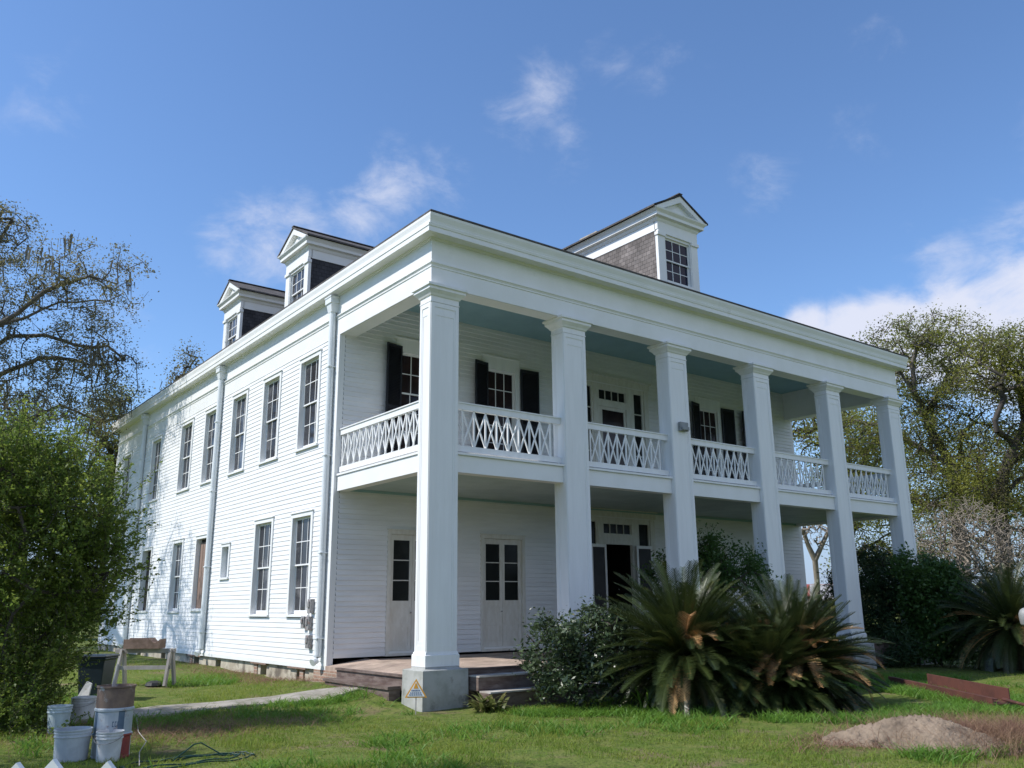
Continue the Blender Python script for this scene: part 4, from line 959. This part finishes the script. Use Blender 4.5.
# sago palms
def sago(seed, base, trunk_h, nfr, Lf, label, dead=4, lean=(0, 0), del_=(-20, 55), daz=(0, 6.28)):
    rng = np.random.default_rng(seed); base = np.array(base, float)
    root = thing('sago_palm', base, label, 'sago palm', 'sago palms in front of the porch')
    mb = MB(); prof = []
    for i in range(9):
        f = i/8; prof.append((.24*(1+.12*math.sin(i*2.6)), -.1+(trunk_h+.1)*f))
    mb.lathe((base[0], base[1], base[2]), prof, 12); obj('trunk', mb, SAGOT, root, smooth=True)
    top = base+np.array([lean[0], lean[1], trunk_h])
    def frond(az, el, L, droop, tw):
        n = 30; pts = []; p = top+np.array([math.cos(az), math.sin(az), 0])*.08; e = el
        for i in range(n+1):
            pts.append(p.copy()); e2 = e-droop*(i/n)**1.4; p = p+np.array([math.cos(az)*math.cos(e2), math.sin(az)*math.cos(e2), math.sin(e2)])*L/n
        pts = np.array(pts); V = []; W = []
        tg = np.gradient(pts, axis=0); tg /= np.linalg.norm(tg, axis=1)[:, None]
        sd = np.cross(tg, np.array([0, 0, 1.])); sd /= np.linalg.norm(sd, axis=1)[:, None]+1e-9; up = np.cross(sd, tg)
        for i in range(n): W.append((pts[i], pts[i+1], .014*(1-i/n)+.003))
        for i in range(4, n+1):
            for h in (0, .5):
                if i == n and h: continue
                q = pts[i]*(1-h)+pts[min(i+1, n)]*h; f = (i+h-4)/(n-4); ll = L*.13*math.sin(math.pi*min(1, .18+.78*f))**.6*.95
                for s in (-1, 1):
                    dr = sd[i]*s*.82+tg[i]*(.45+.25*f)+up[i]*(.42+tw+rng.normal()*.05); dr /= np.linalg.norm(dr); wv = tg[i]*.012
                    tip = q+dr*ll*rng.uniform(.9, 1.05)-np.array([0, 0, .012])
                    V += [q-wv, q+wv, tip+wv*.25, tip-wv*.25]
        return V, W
    def build(items, name, mt):
        V = []; W = []
        for it in items:
            v, w = frond(*it); V += v; W += w
        V = np.array(V); n = len(V); Fq = np.arange(n).reshape(-1, 4)
        A = np.array([w[0] for w in W]); B = np.array([w[1] for w in W]); rr = np.array([w[2] for w in W]); V2, F2 = prisms(A, B, rr, rr*.9, 3)
        npobj(name, np.concatenate([V, V2]), np.concatenate([Fq, F2+n]), mt, root)
    it = []
    for i in range(nfr):
        f = (i+.5)/nfr; el = math.radians(84-128*f**.85+rng.normal()*8)
        it.append((i*2.39996+rng.normal()*.2, el, Lf*rng.uniform(.74, 1.12)*(1-.15*f), math.radians(rng.uniform(20, 62))*(.7+.5*f), rng.normal()*.08))
    build(it, 'frond', SAGO)
    build([(rng.uniform(0, 6.28), math.radians(rng.uniform(-62, -18)), Lf*rng.uniform(.45, .7), math.radians(rng.uniform(15, 60)), .0) for i in range(26)], 'withered_frond', SAGOW)
    if dead:
        build([(rng.uniform(*daz), math.radians(rng.uniform(*del_)), Lf*rng.uniform(.75, 1.02), math.radians(rng.uniform(50, 105)), .1) for i in range(dead)], 'dead_frond', SAGOD)
    return root
sago(61, (3.95, -3.15, 0), .90, 330, 1.95, 'left large dark green sago palm with arching fronds in front of the second bay', dead=7, daz=(3.4, 6.0))
sago(62, (5.75, -4.3, 0), .62, 360, 1.85, 'right sago palm with bleached brown dead fronds near its top, beside the dirt mound', dead=24, del_=(15, 75), daz=(2.6, 5.6))
sago(65, (4.95, -4.3, 0), .45, 260, 1.65, 'low sago palm at the foot of the two big ones', dead=4)
p = on_z(1012, 670)
sago(63, (p[0]+.4, p[1], 0), 1.2, 170, 2.3, 'sago palm at the right edge behind the rusty beam', dead=8)

# small plants by the pedestal
def clump(name, seed, base, n, L, w, mt, label, cat='plant', el=(35, 85), droop=50, k=5):
    rng = np.random.default_rng(seed); V = []; Fq = []
    for i in range(n):
        az = rng.uniform(0, 6.28); e = math.radians(rng.uniform(*el)); l = L*rng.uniform(.6, 1.1); p = np.array(base, float)+np.array([rng.normal()*.12, rng.normal()*.12, 0]); s = np.array([-math.sin(az), math.cos(az), 0]); st = len(V)
        for j in range(k+1):
            f = j/k; ww = w*math.sin(math.pi*min(1, .12+.88*f))*.5+.002; V += [p-s*ww, p+s*ww]
            ee = e-math.radians(droop)*f; p = p+np.array([math.cos(az)*math.cos(ee), math.sin(az)*math.cos(ee), math.sin(ee)])*l/k
        for j in range(k): Fq.append((st+2*j, st+2*j+1, st+2*j+3, st+2*j+2))
    return npobj(name, np.array(V), np.array(Fq), mt, label=label, cat=cat)
LILY = mat('lily_leaves', (.10, .13, .035), .45, (.16, .17, .06), 4, 5, translucent=.35, var2=(.33, .28, .14), scale2=6, ramp2=(.56, .66))
clump('lily_plant', 71, (.75, -.95, 0), 60, .50, .075, LILY, 'clump of broad yellow-green leaves beside the concrete pedestal', droop=70)
clump('lily_plant', 72, (3.05, -3.0, 0), 34, .65, .035, WEEDM, 'small spiky green plant at the foot of the glossy shrub', droop=45)

# ------------------------------------------------------------------ lawn
def inside(px, py, poly): pass
def vis(P, m=30):
    v = P-CAM; z = v@_f; x = 512+F_PX*(v@_r)/z; y = 384-F_PX*(v@_u)/z
    return (z > 3) & (x > -m-20) & (x < 1024+m+20) & (y < 768+m*2)
def fbm(x, y, s, seed):
    r = np.random.default_rng(seed); o = np.zeros_like(x); a = 1
    for i in range(4):
        for q in range(3):
            th = r.uniform(0, 6.28); ph = r.uniform(0, 6.28); o += a*np.sin((x*math.cos(th)+y*math.sin(th))*s*r.uniform(.7, 1.4)+ph)
        s *= 2.1; a *= .55
    return o/3
def on_path(x, y):
    ux = [p[0] for p in pu]; uy = [p[1] for p in pu]; lx = [p[0] for p in pl]; ly = [p[1] for p in pl]
    n = .18*np.sin(x*5)+.13*np.sin(x*11)+.1*np.sin(x*23)
    return (x < -.35) & (y < np.interp(x, ux, uy)-.05+n) & (y > np.interp(x, lx, ly)+.08+n)
def blades(name, rng, x, y, h, w, mt, lean=.45, kind='stuff', zoff=0):
    n = len(x); z = gz(x, y)-.01+zoff; P = np.stack([x, y, z], 1); az = rng.uniform(0, 6.28, n); s = np.stack([np.cos(az), np.sin(az), 0*az], 1)*w[:, None]
    l = rng.normal(size=(n, 2))*lean; d = np.stack([l[:, 0], l[:, 1], np.ones(n)], 1)*h[:, None]; m = P+d*.55+np.array([0, 0, .0]); t = P+d*np.array([1.35, 1.35, .92])
    V = np.stack([P-s, P+s, m+s*.7, m-s*.7, m-s*.7, m+s*.7, t+s*.08, t-s*.08], 1).reshape(-1, 3)
    return npobj(name, V, np.arange(n*8).reshape(-1, 4), mt, kind=kind)
def lawn():
    rng = np.random.default_rng(9); n = 620000
    x = rng.uniform(-9, 16, n); y = rng.uniform(-11, 16, n)
    P = np.stack([x, y, 0*x], 1); k = vis(P); dist = np.linalg.norm(P-CAM, axis=1); k &= rng.random(n) < np.clip(1.25-dist/26, .22, 1)
    k &= ~((x > -.15) & (y > -.85)); k &= ~((x > -.5) & (y > .4)); k &= ~((x > -.25) & (x < 1) & (y > -.25))
    k &= ~on_path(x, y)
    bare = fbm(x, y, 1.1, 3); k &= rng.random(n) < np.clip(.92-2.1*np.maximum(bare-.16, 0), .08, 1)
    k &= ~((np.hypot((x-2.75)/1.25, (y+8.1)/.85) < 1) & (rng.random(n) < .93))
    k &= ~((np.hypot((x+.2)/.9, (y+.4)/.7) < 1) & (rng.random(n) < .55))
    x, y, bare = x[k], y[k], bare[k]
    hh = .055*(1+.75*fbm(x, y, 1.9, 8).clip(-.85, 1.6))*rng.uniform(.5, 1.5, len(x)); hh = hh.clip(.018, .2)
    blades('grass', rng, x, y, hh, rng.uniform(.0035, .0075, len(x)), GRASSM)
    # ranker weeds in bands
    n = 60000; x = rng.uniform(-7, 14, n); y = rng.uniform(-9.5, 9, n); f = fbm(x, y, .9, 21); k = f > .42
    def near(cx, cy, r): return np.hypot(x-cx, y-cy) < r
    def seg(ax, ay, bx, by, r):
        t = np.clip(((x-ax)*(bx-ax)+(y-ay)*(by-ay))/((bx-ax)**2+(by-ay)**2), 0, 1); return np.hypot(x-ax-t*(bx-ax), y-ay-t*(by-ay)) < r
    k = (k & (rng.random(n) < .35)) | seg(1.2, -1.9, 3.6, -3.9, .45) | seg(3.6, -5.4, 5.0, -6.6, .35) | seg(2.0, -8.9, 3.4, -9.3, .3) | seg(9.0, -6.6, 11.0, -3.2, .9) | seg(5.8, -6.6, 8.2, -6.9, .6) | seg(-2.0, 2.2, -.4, 1.4, .3) | seg(13, -2.5, 15.5, -3.8, .7)
    k &= ~((x > -.5) & (y > -.95)); k &= vis(np.stack([x, y, 0*x], 1)); k &= ~(np.hypot((x-2.6)/1.1, (y+8.0)/.7) < 1); k &= ~on_path(x, y)
    x, y = x[k], y[k]; m = 5; x = np.repeat(x, m)+rng.normal(size=len(x)*m)*.05; y = np.repeat(y, m)+rng.normal(size=len(y)*m)*.05
    blades('weeds', rng, x, y, rng.uniform(.05, .20, len(x)), rng.uniform(.006, .014, len(x)), WEEDM, .7)
    # dry stalks beside the mound
    n = 9500; c = np.array([3.75, -8.85]); a = rng.normal(size=(n, 2))*np.array([.75, .60]); x = c[0]+a[:, 0]*.8+.1*a[:, 1]; y = c[1]+a[:, 1]-.35*a[:, 0]
    blades('dry_stalks', rng, x, y, rng.uniform(.10, .46, n), rng.uniform(.002, .004, n), DRYG, .55)
    n = 9000; q = n//3; x = np.concatenate([rng.normal(-.35, .4, q), rng.normal(2.8, .7, q), rng.normal(-4.6, 1.1, q)]); y = np.concatenate([rng.normal(8.0, 2.8, q), rng.normal(-7.6, .35, q), rng.normal(.2, .8, q)]); k = (x < -.08) | (y < -1); x, y = x[k], y[k]
    blades('straw', rng, x, y, rng.uniform(.03, .16, len(x)), rng.uniform(.003, .006, len(x)), DRYG, 1.2)
lawn()

# dirt mound
def mound():
    rng = np.random.default_rng(3); n = 120; g = np.linspace(-1.25, 1.25, n); X, Y = np.meshgrid(g, g, indexing='ij'); R = np.hypot(X, Y)
    th = np.arctan2(Y, X); wob = 1+.14*np.sin(3*th+1)+.08*np.sin(5*th)
    hgt = .33*np.clip(1-(R/wob)**2, 0, 1)**1.15*(1+.18*np.sin(4*X+1)*np.cos(5*Y))+.012*rng.normal(size=R.shape)*(R < 1)+.03*fbm(X, Y, 9, 5)*(R < 1.05)+.02*np.abs(fbm(X, Y, 22, 6))*(R < 1.05)
    hgt = np.where(R > 1.08*wob, -.12, hgt)
    wx = 2.8+X*.92*.8-Y*.25; wy = -8.45+Y*.95-X*.55
    V = np.stack([wx, wy, gz(wx, wy)+hgt+.012], -1).reshape(-1, 3); i, j = np.meshgrid(np.arange(n-1), np.arange(n-1), indexing='ij'); a = (i*n+j).ravel()
    npobj('dirt_mound', V, np.stack([a, a+n, a+n+1, a+1], 1), SOIL, smooth=True, label='low pale heap of bare dirt on the grass in front of the sago palms', cat='dirt heap')
mound()
p = on_z(838, 740, .05)
mb = MB(); mb.hexa([p+np.array(q) for q in ((-.08, -.03, 0), (.07, -.05, 0), (.1, .03, 0), (-.07, .04, 0), (-.07, -.02, .02), (.05, -.03, .02), (.07, .03, .03), (-.05, .03, .02))])
obj('plastic_scrap', mb, BLUEP, label='small crumpled blue plastic scrap on the edge of the dirt heap', cat='litter')

# ------------------------------------------------------------------ steel beam
def steel():
    a = np.array([11.1, -3.7, -.03]); b = np.array([8.15, -7.25, -.03]); d = (b-a)/np.linalg.norm(b-a); nrm = np.array([d[1], -d[0], 0])
    if nrm@(CAM-a) < 0: nrm = -nrm           # towards the camera
    root = thing('steel_beam', (a+b)/2, 'long rust-red steel beam lying on its side in the grass at right', 'steel beam')
    up = np.array([0, 0, 1.])
    def plate(p, q, o0, o1, z0, z1, name):
        mb = MB(); mb.hexa([p+nrm*o0+up*z0, q+nrm*o0+up*z0, q+nrm*o1+up*z0, p+nrm*o1+up*z0, p+nrm*o0+up*z1, q+nrm*o0+up*z1, q+nrm*o1+up*z1, p+nrm*o1+up*z1]); obj(name, mb, RUST, root, bevel=.006)
    plate(a-d*.45, b, .27, .30, .0, .21, 'flange'); plate(a-d*.45, b, .19, .271, .175, .202, 'lip')
    plate(a+d*.1, b, -.13, .27, .09, .12, 'web'); plate(a+d*.75, b-d*.25, -.16, -.135, .02, .36, 'flange')
    mb = MB(); p = b+d*.1+up*.22; q = at(1040, 700, 18.0); mb.tube([b-d*.2+up*.17, b+d*.5+up*.15, b+d*1.2+up*.13], .03, 8); obj('steel_bar', mb, RUST, label='dark rusty bar stuck out beyond the near end of the steel beam', cat='steel bar')
steel()

# ------------------------------------------------------------------ left yard clutter
G = lambda x, y: (x, y, float(gz(x, y)))
def drum():
    c = G(-6.08, -1.62); r = thing('oil_drum', c, 'rusty open steel drum with faded pale and blue bands at the left', 'drum')
    R = .25; h = .90; mb = MB(); KZ = 1.09
    prof = [(R-.02, 0), (R, .01), (R, .03), (R-.006, .04), (R-.006, .255), (R+.008, .27), (R+.008, .29), (R-.006, .305), (R-.006, .555), (R+.008, .57), (R+.008, .59), (R-.006, .605), (R-.006, .835), (R+.006, .845), (R+.006, .865), (R-.012, .865), (R-.015, .55), (0.001, .54)]
    prof = [(a, b*KZ) for a, b in prof]; mb.lathe(c, prof, 36, cap=False)
    # bands of faded colour between the hoops
    mb.m = []; k = 36
    for i in range(len(prof)-1):
        for j in range(k):
            ang = (j+.5)/k*360
            m = 0
            if i < 6: m = 3 if 240 < ang < 330 else 0
            elif i < 9: m = 2 if ang % 90 < 18 else 0
            elif i >= 11: m = 1
            mb.m.append(m)
    obj('barrel', mb, [DRUMM, DRUMR, DRUMB, DRUMRED], r, smooth=False)
    mb = MB()
    t = math.atan2(CAM[1]-c[1], CAM[0]-c[0])+.25
    for i in range(4):                        # worn stencil blocks
        a = t-.30+i*.13; rr = R+.0; p = lambda an, z: (c[0]+math.cos(an)*(R-.003), c[1]+math.sin(an)*(R-.003), c[2]+z)
        mb.quad(p(a, .42), p(a+.03, .42), p(a+.03, .49), p(a, .49)); mb.quad(p(a+.03, .475), p(a+.085, .475), p(a+.085, .49), p(a+.03, .49)); mb.quad(p(a+.03, .42), p(a+.085, .42), p(a+.085, .433), p(a+.03, .433))
    obj('stencil', mb, DRUMB, r)
    mb = MB(); mb.tube([(c[0]-.02, c[1]+.05, c[2]+.55), (c[0]-.03, c[1]+.06, c[2]+.95), (c[0]+.0, c[1]+.05, c[2]+1.22)], [.03, .026, .02], 7)
    obj('wooden_stick', mb, GREYW, label='weathered stick standing upright in the open steel drum', cat='stick')
drum()
def bucket(x, y, r0, r1, h, m, label, handle=True, z=0, name='plastic_bucket', lid=False):
    c = G(x, y); c = (c[0], c[1], c[2]+z); root = thing(name, c, label, 'bucket' if 'bucket' in name else 'tub', 'buckets around the drum' if 'bucket' in name else None)
    mb = MB(); pr = [(r0*.96, 0), (r0, .01), (r0+(r1-r0)*.75, h*.75), (r1+.008, h*.76), (r1+.008, h*.79), (r1, h*.80), (r1, h*.86), (r1+.008, h*.87), (r1+.008, h*.90), (r1+.002, h*.91), (r1+.012, h*.97), (r1+.012, h), (r1-.005, h)]
    if lid: pr += [(r1-.02, h+.012), (.001, h+.014)]
    else: pr += [(r0-.01, .02), (.001, .02)]
    mb.lathe(c, pr, 30); obj('body', mb, m, root, smooth=False)
    if handle:
        mb = MB(); t = YAW; ax = np.array([math.cos(-t), math.sin(-t), 0]); pt = []
        for i in range(13):
            f = math.pi*i/12; pt.append(np.array(c)+ax*(r1+.016)*math.cos(f)+np.array([-ax[1], ax[0], 0])*-.02+np.array([0, 0, h*.86-.09*math.sin(f)])+np.cross(ax, [0, 0, 1])*(r1+.02)*math.sin(f))
        mb.tube(pt, .004, 6); obj('handle', mb, METER, root)
bucket(-6.20, -2.0, .145, .165, .38, PAIL, 'white plastic bucket with yellow paint drips in front of the drum')
bucket(-6.60, -1.72, .205, .225, .40, PAILG, 'wide grey plastic tub left of the white paint bucket', name='plastic_tub', handle=False)
p = on_z(57, 735); bucket(p[0], p[1], .15, .175, .42, PAILB, 'pale blue bucket behind the grey tub', handle=False)
p = on_z(82, 722); bucket(p[0], p[1], .18, .205, .38, PAIL, 'white lidded bucket with ribbed rim between the drum and the blue bucket', lid=True)
p = on_z(79, 712); mb = MB(); q = np.array([p[0], p[1], float(gz(p[0], p[1]))])
rr = _r*np.array([1, 1, 0]); mb.hexa([q+rr*-.17+np.array([0, 0, 0]), q+rr*.12, q+rr*.12+np.array([.03, .04, 0]), q+rr*-.17+np.array([.03, .04, 0]), q+rr*.0+np.array([.1, .1, .46]), q+rr*.10+np.array([.1, .1, .42]), q+rr*.10+np.array([.13, .14, .42]), q+rr*.0+np.array([.13, .14, .46])])
obj('board_offcut', mb, PAIL, label='pointed white board offcut leaning behind the lidded bucket', cat='board')
def bin_():
    p = on_z(93, 704); c = G(p[0], p[1]); root = thing('wheeled_bin', c, 'dark blue-black wheeled refuse bin under the leafy bush', 'bin')
    ax = np.array([math.cos(YAW), -math.sin(YAW), 0]); ay = np.array([math.sin(YAW), math.cos(YAW), 0]); o = np.array(c)
    def ring(w, dd, z): return [o+ax*sx*w+ay*sy*dd+np.array([0, 0, z]) for sx, sy in ((-1, -1), (1, -1), (1, 1), (-1, 1))]
    mb = MB(); mb.rings([ring(.22, .24, .04), ring(.28, .29, .80), ring(.31, .32, .81), ring(.31, .32, .85)]); obj('body', mb, BINM, root, bevel=.02)
    mb = MB(); mb.rings([ring(.33, .34, .855), ring(.33, .34, .885), ring(.27, .27, .905)]); obj('lid', mb, BINM, root, bevel=.015)
    for s in (-1, 1):
        q = o+ax*s*.24+ay*.26+np.array([0, 0, .11]); mb = MB(); rs = []
        for t in (-.025, .025): rs.append([q+ax*t+ay*.11*math.cos(a)+np.array([0, 0, .11*math.sin(a)]) for a in np.linspace(0, 2*math.pi, 17)[:-1]])
        mb.rings(rs); obj('wheel', mb, BLACKP, root)
bin_()
def sawhorse():
    p = on_z(144, 688, .1); c = np.array(G(p[0], p[1])); ax = np.array([math.cos(YAW), -math.sin(YAW), 0]); ay = np.array([math.sin(YAW), math.cos(YAW), 0]); up = np.array([0, 0, 1.])
    root = thing('sawhorse', c, 'weathered grey timber sawhorse on the grass beside the side wall', 'sawhorse')
    h = .80
    mb = MB(); mb.beam(c-ax*.75+up*h, c+ax*.68+up*h, .10, .10); obj('top_beam', mb, GREYW, root, bevel=.006)
    mb = MB(); mb.beam(c-ax*.66+up*.42-ay*.16, c+ax*.66+up*.42-ay*.16, .035, .09); obj('rail', mb, GREYW, root)
    for s in (-.60, .60):
        for t in (-1, 1):
            mb = MB(); mb.beam(c+ax*s+ay*t*.30, c+ax*s*.98+ay*t*.05+up*(h+.02), .13, .055, tuple(ax)); obj('leg', mb, GREYW, root)
    q = c+up*(h+.053)-ax*.10
    r = thing('wooden_trough', q, 'rough brown wooden box with a scooped end resting on the sawhorse', 'box')
    def pl(u0, u1, w0, w1, z0, z1, name):
        mb = MB(); mb.hexa([q+ax*a+ay*b+up*z for z in (z0, z1) for a, b in ((u0, w0), (u1, w0), (u1, w1), (u0, w1))]); obj(name, mb, BOXW, r)
    pl(-.42, .20, -.18, -.14, 0, .22, 'side'); pl(-.42, .20, .14, .18, 0, .24, 'side'); pl(-.42, .20, -.14, .14, 0, .03, 'bottom')
    mb = MB(); n = 14                         # scooped end board
    pts = [q+ax*.205+ay*-.2, q+ax*.46+ay*-.2]; topz = lambda f: .22-.09*math.sin(math.pi*f)**1.2
    T = [q+ax*(.205+.255*i/n)+ay*-.2+up*topz(i/n) for i in range(n+1)]
    f_ = [pts[0], pts[1]]+T[::-1]; mb.poly(f_); mb.poly([p_+ay*.38 for p_ in f_][::-1])
    for i in range(n): mb.quad(T[i], T[i+1], T[i+1]+ay*.38, T[i]+ay*.38)
    mb.quad(pts[0], T[0], T[0]+ay*.38, pts[0]+ay*.38); mb.quad(pts[1], T[-1], T[-1]+ay*.38, pts[1]+ay*.38); obj('scooped_block', mb, BOXW, r)
    p = on_z(146, 688, .1); mb = MB(); rng = random.Random(2); mb.lathe(G(p[0]+.1, p[1]-.25), [(.16, -.02), (.20, .03), (.17, .09), (.08, .13), (.01, .13)], 9); obj('rubber_scrap', mb, BLACKP, label='small dark lump of scrap on the grass under the sawhorse', cat='scrap')
sawhorse()
# hose
mb = MB(); rng = random.Random(7); pt = []; c = on_z(185, 762)
for i in range(110):
    t = i/109; a = t*2*math.pi*2.3; R = .62+.10*math.sin(a*.37)+.06*rng.random(); x = c[0]+R*1.25*math.cos(a); y = c[1]+R*.55*math.sin(a); pt.append((x, y, float(gz(x, y))+.022+.012*math.sin(i*.9)+.02*t))
mb.tube(pt, .010, 6); obj('garden_hose', mb, HOSEM, smooth=True, label='dark green garden hose loosely coiled on the shady grass', cat='hose')
mb = MB(); a = on_z(200, 762); mb.tube([(a[0]-.35, a[1], .05), (a[0]-.06, a[1]+.1, .21), (a[0]+.03, a[1]+.1, .22), (a[0]+.30, a[1]-.02, .05)], .009, 6); obj('wire_hoop', mb, HOSEM, label='bent dark green wire hoop standing over the coiled hose', cat='wire')
mb = MB(); P_ = [on_z(x, y) for x, y in ((136, 716), (138, 735), (146, 745), (139, 756), (139, 770))]; mb.tube([(p[0], p[1], .05) for p in P_], .006, 6); obj('cord', mb, GREYW, label='pale cord trailing down the grass right of the drum', cat='cord')
# picket fence just in front of the camera
def fence():
    dep = 2.55; ax = np.array([math.cos(YAW), -math.sin(YAW), 0]); ay = np.array([math.sin(YAW), math.cos(YAW), 0])
    p0 = at(52, 760, dep); root = thing('picket_fence', (p0[0], p0[1], 0), 'white pointed picket fence whose tips show along the bottom left edge', 'fence')
    tops = [at(x, y, dep) for x, y in ((-196, 768), (-144, 766), (-92, 765), (-38, 764), (16, 763), (52.5, 759.5), (107, 761.5))]
    for t in tops:
        t = np.array(t); zt = t[2]; w = .055; mb = MB()
        prof = [(-w, 0), (w, 0), (w, zt-.06), (0, zt), (-w, zt-.06)]
        fr = [np.array([t[0], t[1], 0])+ax*u+np.array([0, 0, z]) for u, z in prof]; bk = [q+ay*.022 for q in fr]
        mb.poly(fr); mb.poly(bk[::-1])
        for i in range(5): mb.quad(fr[i], fr[(i+1) % 5], bk[(i+1) % 5], bk[i])
        obj('picket', mb, PICKET, root)
    for z in (.25, .85):
        mb = MB(); a = np.array([tops[0][0], tops[0][1], z])-ax*.1+ay*.045; b = np.array([tops[-1][0], tops[-1][1], z])+ax*.06+ay*.045; mb.beam(a, b, .04, .08); obj('rail', mb, PICKET, root)
fence()
# warning sign on its stake
def sign():
    c = np.array([-.42, -.34, float(gz(-.42, -.34))]); ax = np.array([math.cos(YAW), -math.sin(YAW), 0]); ay = np.array([math.sin(YAW), math.cos(YAW), 0]); up = np.array([0, 0, 1.])
    root = thing('yard_sign', c, 'small orange and white triangular warning sign on a stake before the concrete pedestal', 'sign')
    mb = MB(); mb.beam(c-up*.1, c+up*.36, .025, .02, tuple(ax)); obj('stake', mb, GREYW, root)
    zb, s = .30, .21
    def tri(s, z0, off, name, m, t=.006):
        mb = MB(); h = s*1.62; q = [c-ax*s+up*z0, c+ax*s+up*z0, c+up*(z0+h)]; f = [p-ay*off for p in q]; bk = [p-ay*(off-t) for p in q]
        mb.poly(f); mb.poly(bk[::-1]); [mb.quad(f[i], f[(i+1) % 3], bk[(i+1) % 3], bk[i]) for i in range(3)]; obj(name, mb, m, root)
    tri(s, zb, .02, 'border', ORANGE); tri(s*.80, zb+.022, .027, 'face', SIGNW)
    mb = MB(); q = lambda u, z: c+ax*u+up*(zb+z)-ay*.030
    mb.poly([q(-.045, .165), q(.045, .165), q(.012, .26), q(-.012, .26)]); obj('emblem', mb, ORANGE, root)
    mb = MB()
    for z, w, hh in ((.115, .085, .028), (.075, .11, .022), (.042, .125, .020)):
        n = 6
        for i in range(n):
            u = -w+2*w*i/n; mb.quad(q(u, z), q(u+2*w/n*.72, z), q(u+2*w/n*.72, z+hh), q(u, z+hh))
    obj('lettering', mb, SIGNB, root)
sign()
# chair on the gallery
def chair():
    x, y, z = 12.35, 1.0, 5.126; root = thing('plastic_chair', (x, y, z), 'pale plastic chair standing behind the gallery railing of the middle-right bay', 'chair')
    mb = MB(); mb.box(x-.24, x+.24, y-.24, y+.22, z+.42, z+.45); obj('seat', mb, PAILB, root, bevel=.01)
    mb = MB()
    for i in range(5): mb.box(x-.22+i*.09, x-.15+i*.09, y+.22, y+.245, z+.48, z+.86)
    mb.box(x-.25, x+.25, y+.215, y+.25, z+.86, z+.93); obj('backrest', mb, PAILB, root)
    for sx in (-1, 1):
        for sy in (-1, 1):
            mb = MB(); mb.beam((x+sx*.24, y+sy*.23, z), (x+sx*.21, y+sy*.2, z+.42), .05, .04, (0, 1, 0)); obj('leg', mb, PAILB, root)
chair()
# yard lamp at the right edge
def lamp():
    c = at(1026, 617, 21); z0 = float(gz(c[0], c[1])); root = thing('yard_lamp', (c[0], c[1], z0), 'pale grey rounded lamp head on a dark post at the right edge', 'lamp')
    mb = MB(); mb.tube([(c[0], c[1], z0), (c[0], c[1], c[2]-.2)], .035, 10); obj('post', mb, BLACKP, root, smooth=True)
    mb = MB(); mb.lathe((c[0], c[1], c[2]-.22), [(.05, 0), (.12, .03), (.14, .06), (.155, .22), (.15, .30), (.11, .39), (.05, .43), (.01, .44)], 20); obj('lamp_head', mb, LAMPG, root, smooth=True)
lamp()

# ------------------------------------------------------------------ far things
def far_house(px, py, dep, w, dpt, hw, hr, mroof, label):
    c = at(px, py, dep); c[2] = 0; root = thing('outbuilding', c, label, 'outbuilding')
    ax = np.array([math.cos(YAW+.35), -math.sin(YAW+.35), 0]); ay = np.array([-ax[1], ax[0], 0]); up = np.array([0, 0, 1.])
    q = lambda u, v, z: c+ax*u+ay*v+up*z
    mb = MB(); mb.hexa([q(a, b, z) for z in (0, hw) for a, b in ((-w, -dpt), (w, -dpt), (w, dpt), (-w, dpt))])
    mb.poly([q(w, -dpt, hw), q(w, dpt, hw), q(w, 0, hr-.05)]); mb.poly([q(-w, -dpt, hw), q(-w, dpt, hw), q(-w, 0, hr-.05)]); obj('wall', mb, BARN, root)
    mb = MB(); o = .4
    for s in (-1, 1): mb.hexa([q(-w-o, s*(dpt+o), hw-.2), q(w+o, s*(dpt+o), hw-.2), q(w+o, 0, hr), q(-w-o, 0, hr), q(-w-o, s*(dpt+o), hw-.08), q(w+o, s*(dpt+o), hw-.08), q(w+o, 0, hr+.12), q(-w-o, 0, hr+.12)])
    obj('roof', mb, mroof, root)
    mb = MB(); mb.hexa([q(a, b, z) for z in (.8, 1.9) for a, b in ((-.5, -dpt-.05), (.5, -dpt-.05), (.5, -dpt+.05), (-.5, -dpt+.05))]); obj('window', mb, DARK, root)
far_house(808, 604, 88, 2.6, 1.9, 2.4, 3.6, REDROOF, 'distant shed with a rust-red roof seen between the fourth and fifth columns')
far_house(830, 606, 84, 1.3, 1.3, 2.3, 3.5, GREYROOF, 'distant grey-roofed shed just right of the red-roofed one')
def woods():
    rng = np.random.default_rng(77); P = []
    for i in range(420):
        t = rng.uniform(-.75, 1.15); R = rng.uniform(130, 190); a = YAW+t; c = np.array([CAM[0]+R*math.sin(a), CAM[1]+R*math.cos(a), 0])
        h = rng.uniform(3.0, 6.0)*(1.25 if t < 0 else .8); k = 150; q = rng.normal(size=(k, 3)); q /= np.linalg.norm(q, axis=1)[:, None]
        P.append(c+np.array([0, 0, h*.55])+q*np.array([3.2, 3.2, h*.55])*rng.uniform(.6, 1.05, (k, 1)))
    P = np.concatenate(P); P[:, 2] = np.abs(P[:, 2]); V, Fq = leaves_np(rng, P, .95, .7); npobj('distant_woods', V, Fq, FARW, kind='stuff')
woods()
